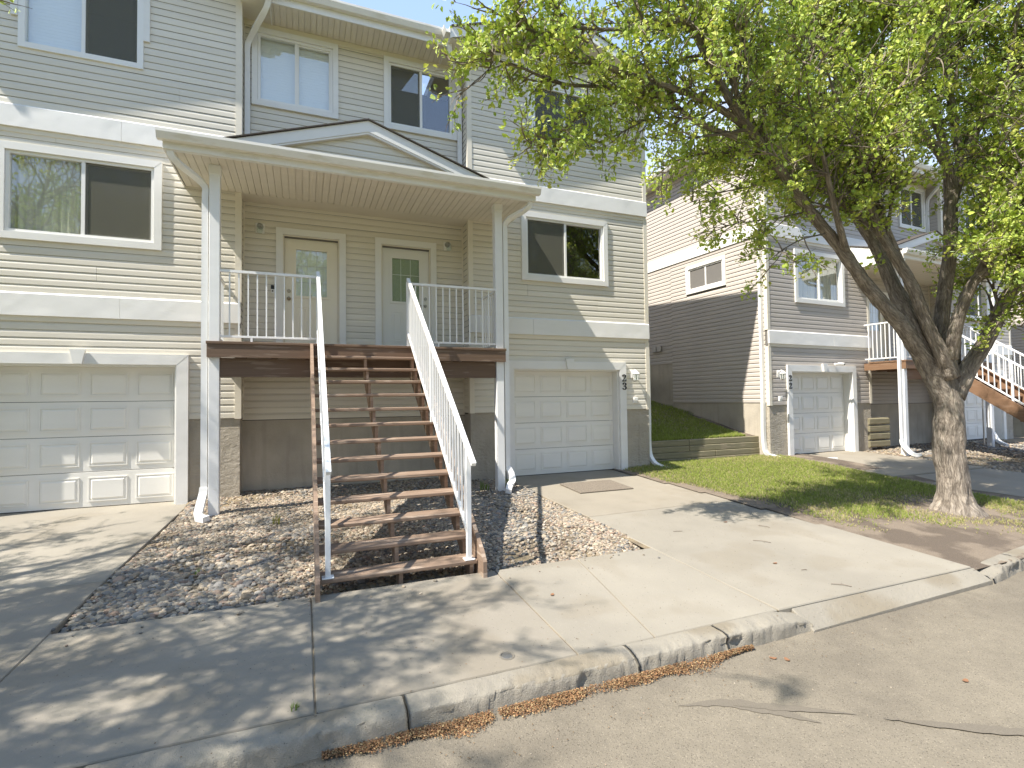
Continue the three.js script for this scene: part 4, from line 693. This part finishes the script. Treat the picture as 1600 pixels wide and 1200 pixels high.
{ // a few dry leaves on the concrete and the street
  const g = new THREE.CircleGeometry(1, 7); g.rotateX(-Math.PI / 2); const p = g.attributes.position; for (let i = 0; i < p.count; i++) p.setY(i, 0.35 * Math.abs(p.getX(i))); g.computeVertexNormals();
  [[4.9, 5.35], [3.42, 6.62], [3.5, 6.68], [2.2, 5.2], [5.6, 3.9], [4.4, 7.4]].forEach(([x, z]) => { const m = solo('dry_leaf', g, new THREE.MeshStandardMaterial({ color: RGB(0.24, 0.12, 0.06), roughness: 0.9, side: THREE.DoubleSide }), 'curled brown dry leaf lying on the pavement or street', 'leaf', 'dry leaves on the paving'); m.scale.set(0.03, 0.02, 0.018); m.rotation.y = rr(0, 6); m.position.set(x, (z > 6.45 ? STREET : gy(z)) + 0.004, z); });
}
{ const T = [[[5.31, 4.66], [5.45, 4.81]], [[4.95, 5.98], [5.08, 6.1]], [[5.0, 5.6], [5.06, 5.62]], [[4.6, 4.0], [4.72, 4.03]], [[5.9, 4.2], [5.98, 4.32]]]; for (const [a, b] of T) { const y = (p) => gy(p[1]) + 0.008; solo('twig', tube(smoothPath([[a[0], y(a), a[1]], [(a[0] + b[0]) / 2 + 0.015, y(a), (a[1] + b[1]) / 2], [b[0], y(b), b[1]]], 8), 0.004, 5), M.twig, 'thin dry twig lying on the concrete driveway', 'twig', 'twigs on the driveway'); } }

// ---------------------------------------------------------------- trees
function leafCluster() {                             // a few small toothed elm leaves round a twig tip
  const pos = [], idx = [];
  for (let k = 0; k < 6; k++) {
    const m = new THREE.Matrix4().compose(V(rr(-0.05, 0.05), rr(-0.04, 0.04), rr(-0.05, 0.05)), new THREE.Quaternion().setFromEuler(new THREE.Euler(rr(-1.1, 1.1), rr(0, 6.28), rr(-1.1, 1.1))), V(1, 1, 1).multiplyScalar(rr(0.75, 1.25)));
    const b = pos.length / 3, l = 0.052, w = 0.017; for (const q of [[0, 0, 0], [w, 0.004, l * 0.35], [w * 0.75, 0.003, l * 0.7], [0, -0.007, l], [-w * 0.75, 0.003, l * 0.7], [-w, 0.004, l * 0.35], [0, -0.005, l * 0.5]]) { const v = V(...q).applyMatrix4(m); pos.push(v.x, v.y, v.z); }
    idx.push(b, b + 1, b + 6, b + 1, b + 2, b + 6, b + 2, b + 3, b + 6, b + 3, b + 4, b + 6, b + 4, b + 5, b + 6, b + 5, b, b + 6);
  }
  const g = new THREE.BufferGeometry(); g.setAttribute('position', new THREE.Float32BufferAttribute(pos, 3)); g.setIndex(idx); g.computeVertexNormals(); return g;
}
const cluster = leafCluster();
const dirRand = () => { const z = rr(-1, 1), a = rr(0, 6.283), r = Math.sqrt(1 - z * z); return V(r * Math.cos(a), z, r * Math.sin(a)); };
// grow side branches and twigs from a set of limbs; returns geometry lists and leaf matrices
function grow(limbs, o) {
  const bark = [], twigs = [], leaves = [];
  const leafAt = (p, k = 1) => { k *= rr(0.7, 1.2); const b = rr(0.7, 1.25), y = rnd(); leaves.push([mat4(p.x + rr(-0.04, 0.04), p.y + rr(-0.04, 0.04), p.z + rr(-0.04, 0.04), rr(0, 6.28), rr(0, 6.28), rr(0, 6.28), k * (o.leaf || 1), k * (o.leaf || 1), k * (o.leaf || 1)), y < 0.6 ? RGB(0.47 * b, 0.58 * b, 0.08 * b) : y < 0.84 ? RGB(0.60 * b, 0.64 * b, 0.11 * b) : RGB(0.33 * b, 0.45 * b, 0.07 * b)]); };
  const twig = (p, d, L, lv) => {
    const pts = [p.clone()], n = 4; let q = p.clone(), dd = d.clone().normalize();
    for (let i = 0; i < n; i++) { dd.addScaledVector(dirRand(), 0.28).add(V(0, o.droop ?? -0.02, 0)).normalize(); q = q.clone().addScaledVector(dd, L / n); pts.push(q); if (lv > 0 || i > 0) { const c = o.dens * (lv ? 1 : 1.6); for (let k = 0; k < c; k++) if (k + 1 <= c || rnd() < c - k) leafAt(q.clone().addScaledVector(dirRand(), 0.07)); } }
    twigs.push(tube(pts, pts.map((_, i) => Math.max(0.0022, 0.0085 * (1 - i / (n + 0.4)) * (lv ? 1 : 1.5))), 3, { open: true }));
    if (!lv) for (let i = 1; i <= n; i++) for (let k = 0; k < 2; k++) if (rnd() < 0.3) twig(pts[i], dd.clone().addScaledVector(dirRand(), 0.9), L * rr(0.3, 0.55), 1);
  };
  const branch = (p, d, L, r, depth) => {
    const n = 6, pts = [p.clone()]; let q = p.clone(), dd = d.clone().normalize();
    for (let i = 0; i < n; i++) { dd.addScaledVector(dirRand(), 0.2).add(V(0, o.lift ?? 0.03, 0)).normalize(); q = q.clone().addScaledVector(dd, L / n); pts.push(q); }
    const rad = pts.map((_, i) => Math.max(0.006, r * (1 - 0.8 * i / n)));
    bark.push(tube(smoothPath(pts, 12), Array.from({ length: 13 }, (_, i) => Math.max(0.006, r * (1 - 0.8 * i / 12))), 6, { open: true, uw: 0.4 }));
    if (depth > 0) for (let i = 2; i <= n; i++) { if (rnd() < 0.7) branch(pts[i], dd.clone().addScaledVector(dirRand(), 0.8), L * rr(0.35, 0.6), rad[i] * 0.7, depth - 1); }
    for (let i = 1; i <= n; i++) { const c = o.twigs; for (let k = 0; k < c; k++) if (k + 1 <= c || rnd() < c - k) twig(pts[i].clone().lerp(pts[i - 1], rnd()), dd.clone().addScaledVector(dirRand(), 0.95), rr(0.3, 0.62) * (o.twigLen || 1), 0); }
  };
  for (const L of limbs) {
    const pts = smoothPath(L.pts, L.pts.length * 7), m = pts.length, rad = pts.map((_, i) => { const t = i / (m - 1) * (L.r.length - 1), k = Math.min(L.r.length - 2, Math.floor(t)); return L.r[k] + (L.r[k + 1] - L.r[k]) * (t - k); });
    pts.forEach((p, i) => { if (i > 3) { p.x += 0.035 * n3(p.y * 1.7, L.id, 1) * Math.min(1, rad[i] * 12); p.z += 0.035 * n3(p.y * 1.7, L.id, 5) * Math.min(1, rad[i] * 12); } });
    const big = rad[0] > 0.08;
    bark.push(tube(pts, rad, big ? 26 : 9, { uw: big ? Math.max(1, Math.round(rad[0] * 6.28)) : 0.5, bump: (v, a, len, r) => 0.10 * r * n3(v.x * 7 / Math.max(0.4, r * 6), v.y * 2.2, v.z * 7 / Math.max(0.4, r * 6)) + (big ? 0.05 * r * n3(v.x * 22, v.y * 7, v.z * 22) : 0) }));
    const start = Math.floor(m * (L.from ?? 0.45));
    for (let i = start; i < m; i++) {
      const t = pts[Math.min(m - 1, i + 1)].clone().sub(pts[i - 1]).normalize();
      if (rnd() < (L.side ?? 0.62)) branch(pts[i], t.clone().addScaledVector(dirRand(), 0.9), (L.len ?? 1.0) * rr(0.6, 1.25), Math.min(0.03, rad[i] * 0.5), L.depth ?? 1);
      if (rnd() < (L.tw ?? 0.4)) twig(pts[i], t.clone().addScaledVector(dirRand(), 1.2), rr(0.25, 0.55), 0);
    }
  }
  return { bark, twigs, leaves };
}
function tree(name, label, base, limbs, o, trunkGeo) {
  const t = thing(name, label, 'tree', base, o.group); const g = grow(limbs, o);
  part('trunk', [...(trunkGeo || []), ...g.bark], M.bark, t); part('twigs', g.twigs, M.twig, t); const c = instanced('crown', cluster, M.leaf, g.leaves, t); console.log(name, g.leaves.length, g.twigs.length, g.bark.length); return { t, n: g.leaves.length };
}
// the multi-stemmed elm beside the driveway; limb points were measured as directions from the camera with a depth in metres
const TB = V(9.6, -0.27, 4.62), RTv = V(Math.cos(YAW), 0, Math.sin(YAW)).multiplyScalar(Math.cos(ROLL)), UPv = V(Math.cos(YAW), 0, Math.sin(YAW)).cross(FW), F = 810.3;
const r0 = V(Math.cos(YAW), 0, Math.sin(YAW)), RR = r0.clone().multiplyScalar(Math.cos(ROLL)).addScaledVector(UPv, Math.sin(ROLL)), UU = UPv.clone().multiplyScalar(Math.cos(ROLL)).addScaledVector(r0, -Math.sin(ROLL));
const at = (a, b, d) => CAM.clone().addScaledVector(FW, d).addScaledVector(RR, (a - 800) / F * d).addScaledVector(UU, -(b - 600) / F * d).sub(TB);
const P = (...l) => l.map((q) => at(...q));
const D0 = 8.28;
const elmLimbs = [
  { pts: P([1481, 640, D0], [1458, 585, D0], [1420, 525, D0 - .1], [1375, 468, D0 - .2], [1325, 405, D0 - .35], [1270, 335, D0 - .5], [1215, 262, D0 - .9], [1165, 195, D0 - 1.25], [1120, 120, D0 - 1.55], [1080, 40, D0 - 1.8], [1040, -60, D0 - 2]), r: [.2, .165, .135, .12, .105, .095, .08, .07, .055, .045, .03], from: .5 },
  { pts: P([1478, 625, D0], [1450, 565, D0], [1418, 500, D0], [1388, 430, D0 + .1], [1350, 350, D0 + .2], [1300, 295, D0 + .1], [1262, 240, D0], [1232, 180, D0], [1205, 100, D0], [1185, 0, D0 + .1], [1170, -120, D0 + .2]), r: [.18, .15, .125, .115, .1, .085, .075, .065, .055, .045, .03], from: .5 },
  { pts: P([1480, 600, D0 + .1], [1450, 530, D0 + .2], [1410, 465, D0 + .3], [1378, 405, D0 + .5], [1355, 340, D0 + .7], [1335, 260, D0 + .9], [1320, 180, D0 + 1], [1300, 90, D0 + 1.2], [1290, -20, D0 + 1.3]), r: [.15, .12, .105, .095, .085, .07, .06, .05, .035], from: .5 },
  { pts: P([1483, 590, D0 - .1], [1462, 530, D0 - .2], [1437, 470, D0 - .25], [1412, 420, D0 - .3], [1382, 372, D0 - .4], [1355, 300, D0 - .5], [1330, 220, D0 - .7], [1300, 130, D0 - .8]), r: [.14, .11, .1, .09, .075, .06, .045, .03], from: .45 },
  { pts: P([1485, 590, D0], [1472, 520, D0 + .1], [1475, 460, D0 + .1], [1482, 400, D0], [1484, 340, D0], [1484, 290, D0], [1466, 235, D0 - .1], [1415, 200, D0 - .1], [1365, 155, D0 - .2], [1320, 105, D0 - .2], [1275, 55, D0 - .3], [1235, 0, D0 - .4]), r: [.15, .13, .12, .115, .11, .1, .085, .08, .07, .06, .05, .035], from: .5 },
  { pts: P([1484, 310, D0], [1478, 240, D0 + .1], [1458, 170, D0 + .2], [1432, 95, D0 + .3], [1420, 0, D0 + .4], [1410, -120, D0 + .5]), r: [.09, .075, .07, .06, .05, .035], from: .3 },
  { pts: P([1486, 330, D0], [1500, 255, D0 + .1], [1482, 130, D0 + .1], [1475, 60, D0 + .2], [1470, -40, D0 + .2], [1470, -140, D0 + .3]), r: [.085, .075, .06, .055, .045, .03], from: .3 },
  { pts: P([1495, 290, D0], [1512, 235, D0 - .1], [1540, 185, D0 - .2], [1578, 120, D0 - .3], [1605, 80, D0 - .4], [1640, 0, D0 - .5]), r: [.07, .065, .06, .055, .045, .03], from: .3 },
  { pts: P([1490, 620, D0], [1512, 575, D0], [1540, 530, D0], [1565, 480, D0], [1595, 425, D0], [1640, 340, D0], [1680, 250, D0], [1720, 120, D0]), r: [.17, .15, .13, .12, .11, .095, .08, .05], from: .35 },
  { pts: P([1485, 560, D0 - .2], [1496, 500, D0 - .35], [1522, 440, D0 - .5], [1550, 412, D0 - .6], [1590, 370, D0 - .7], [1630, 320, D0 - .8], [1680, 230, D0 - 1]), r: [.12, .095, .085, .08, .07, .055, .035], from: .4 },
  { pts: P([1487, 570, D0 + .2], [1500, 480, D0 + .6], [1530, 400, D0 + .9], [1560, 300, D0 + 1.2], [1590, 190, D0 + 1.5], [1610, 60, D0 + 1.7]), r: [.13, .1, .085, .07, .055, .035], from: .4 },
  // long limbs reaching over the garage
  { pts: P([1190, 225, D0 - 1.05], [1140, 180, D0 - 1.3], [1085, 150, D0 - 1.6], [1000, 122, D0 - 1.95], [907, 87, D0 - 2.3], [860, 62, D0 - 2.4], [800, 35, D0 - 2.5]), r: [.06, .055, .048, .04, .034, .025, .012], from: .15, side: .5, len: .55, tw: .8, depth: 0 },
  { pts: P([1150, 215, D0 - 1.2], [1090, 190, D0 - 1.4], [1035, 152, D0 - 1.6], [950, 136, D0 - 1.9], [875, 130, D0 - 2.1], [800, 100, D0 - 2.3], [755, 92, D0 - 2.4]), r: [.045, .04, .035, .028, .022, .016, .008], from: .2, side: .45, len: .45, tw: .8, depth: 0 },
  { pts: P([1125, 130, D0 - 1.5], [1085, 45, D0 - 1.8], [1025, 33, D0 - 2], [965, 46, D0 - 2.2], [890, 37, D0 - 2.4], [857, 5, D0 - 2.5], [800, -10, D0 - 2.6]), r: [.05, .04, .033, .027, .02, .014, .008], from: .2, side: .5, len: .55, tw: .8, depth: 0 },
  { pts: P([1040, 155, D0 - 1.6], [1010, 150, D0 - 1.7], [950, 165, D0 - 1.9], [897, 188, D0 - 2], [860, 222, D0 - 2.1], [832, 228, D0 - 2.1]), r: [.02, .018, .014, .011, .008, .004], from: .2, side: .25, len: .3, depth: 0, tw: .8 },
  { pts: P([1080, 185, D0 - 1.45], [1020, 185, D0 - 1.6], [975, 205, D0 - 1.7], [940, 222, D0 - 1.8]), r: [.02, .016, .011, .005], from: .1, side: .25, len: .35, depth: 0, tw: .9 },
  { pts: P([1200, 245, D0 - .8], [1150, 240, D0 - .8], [1105, 240, D0 - .8], [1060, 250, D0 - .8], [1030, 270, D0 - .8]), r: [.025, .02, .016, .011, .005], from: .1, side: .4, len: .4, depth: 0, tw: .9 },
  { pts: P([1225, 275, D0 - .7], [1180, 290, D0 - .8], [1130, 300, D0 - .9], [1075, 318, D0 - 1]), r: [.018, .014, .01, .005], from: .15, side: .2, len: .3, depth: 0, tw: .5 },
  { pts: P([1262, 330, D0 - .5], [1220, 340, D0 - .7], [1180, 345, D0 - .9], [1135, 352, D0 - 1]), r: [.018, .014, .01, .005], from: .2, side: .2, len: .3, depth: 0, tw: .5 },
  { pts: P([1290, 365, D0 - .5], [1250, 375, D0 - .8], [1215, 395, D0 - 1]), r: [.016, .012, .006], from: .3, side: .3, len: .3, depth: 0, tw: .6 },
  { pts: P([1540, 430, D0 - .6], [1570, 395, D0 - .9], [1600, 400, D0 - 1.2], [1650, 390, D0 - 1.4]), r: [.03, .025, .02, .01], from: .1, side: .6, len: .5, tw: .9 },
  { pts: P([1530, 520, D0 - .1], [1560, 490, D0 - .4], [1600, 470, D0 - .7]), r: [.02, .015, .008], from: .2, side: .4, len: .4, depth: 0, tw: .8 },
];
for (let k = 0; k < 11; k++) for (const [f, q] of [[0.45, 1], [0.62, -1], [0.75, 1]]) {   // secondary stems forking from the main ones
  const m = elmLimbs[k].pts, i = Math.max(1, Math.floor(f * (m.length - 1))), a = m[i], d = m[Math.min(m.length - 1, i + 1)].clone().sub(m[i - 1]).normalize(), o = dirRand(); o.y = Math.abs(o.y) * 0.4; o.addScaledVector(RR, q * 0.5);
  const pts = [a.clone()]; for (let j = 1; j < 5; j++) pts.push(pts[j - 1].clone().addScaledVector(d.clone().addScaledVector(o, 0.55).add(V(0, 0.25, 0)).normalize(), 0.62)); const w = elmLimbs[k].r[i] * 0.62;
  elmLimbs.push({ pts, r: [w, w * 0.85, w * 0.65, w * 0.4, w * 0.2], from: 0.25, side: 0.42, len: 0.75, tw: 0.3 });
}
elmLimbs.forEach((l, i) => { l.id = i * 3.7 + 1; l.r = l.r.map((q) => q * 0.84); if (l.from >= .4) l.from += .06; });
const trunkPts = [[0, -0.15, 0], [0, 0.0, 0], [-0.0, 0.12, 0], [0, 0.3, 0], [0, 0.6, 0], ...P([1483, 712, D0], [1482, 670, D0], [1481, 630, D0], [1478, 590, D0]).map((v) => v.toArray())];
const trunkRad = [0.43, 0.34, 0.255, 0.215, 0.2, 0.196, 0.205, 0.19, 0.11];
const tp = smoothPath(trunkPts, 60), trunkGeo = tube(tp, tp.map((_, i) => { const t = i / 60 * 8, k = Math.min(7, Math.floor(t)); return trunkRad[k] + (trunkRad[k + 1] - trunkRad[k]) * (t - k); }), 72,
  { uw: 2, bump: (v, a, len, r) => (0.06 * Math.sin(a * 5 + 1) + 0.04 * Math.sin(a * 3)) * Math.max(0, r - 0.24) * 2.2 + 0.022 * n3(v.x * 6, v.y * 2, v.z * 6) + 0.016 * (1 - 2 * Math.abs(n3(v.x * 13 + 0.3 * v.y, v.y * 3.2, v.z * 13))) });
const elm = tree('elm_tree', 'big multi-stemmed elm with fresh green leaves beside the driveway', TB.toArray(), elmLimbs, { dens: 0.42, twigs: 0.24, twigLen: 0.9, leaf: 1.22 }, [trunkGeo]);
console.log('elm leaf clusters', elm.n);

// other street trees: one just left of the view that dapples the pavement, and a row across the street that the windows mirror
function plainTree(h, spread, dens, n) {
  const L = [{ pts: [V(0, -0.2, 0), V(0.05, h * 0.12, 0), V(0, h * 0.24, 0.05), V(0.05, h * 0.36, 0)], r: [.3, .22, .19, .15], from: 2, id: 50 }];
  for (let k = 0; k < n; k++) { const a = k / n * 6.283 * 2.6 + rr(-0.3, 0.3), s = spread * rr(0.55, 1), u = h * rr(0.62, 1); L.push({ pts: [V(0, h * rr(0.2, 0.32), 0), V(Math.cos(a) * s * 0.3, h * 0.42, Math.sin(a) * s * 0.3), V(Math.cos(a) * s * 0.65, h * 0.55 + 0.25 * (u - h * 0.5), Math.sin(a) * s * 0.65), V(Math.cos(a) * s, u, Math.sin(a) * s)], r: [.12, .09, .06, .02], from: .35, side: .75, len: spread * 0.42, id: k + 60 }); }
  return L;
}
tree('street_tree', 'leafy street tree on the lawn past the cream garage bay', [-6.65, -0.3, 5.2], plainTree(8.6, 3.2, 1, 14).map((l, i) => l), { dens: 0.38, twigs: 0.34, group: 'street trees' });
const back = tree('street_tree', 'leafy street tree across the road', [-9, -0.4, 19], plainTree(10.5, 3.6, 1, 14), { dens: 0.5, twigs: 0.5, group: 'street trees across the road' }).t;
for (const [x, z, s, r] of [[-16, 21, 1.1, 1], [-2.2, 22, 1.0, 2], [5, 20.5, 1.15, 3.3], [12.5, 22, 0.95, 4.4], [20, 21, 1.1, 5.2], [-23, 20, 1, 0.4]]) { const c = back.clone(); c.name = numbered('street_tree'); c.position.set(x, -0.4, z); c.scale.setScalar(s); c.rotation.y = r; scene.add(c); }

renderer.render(scene, camera);
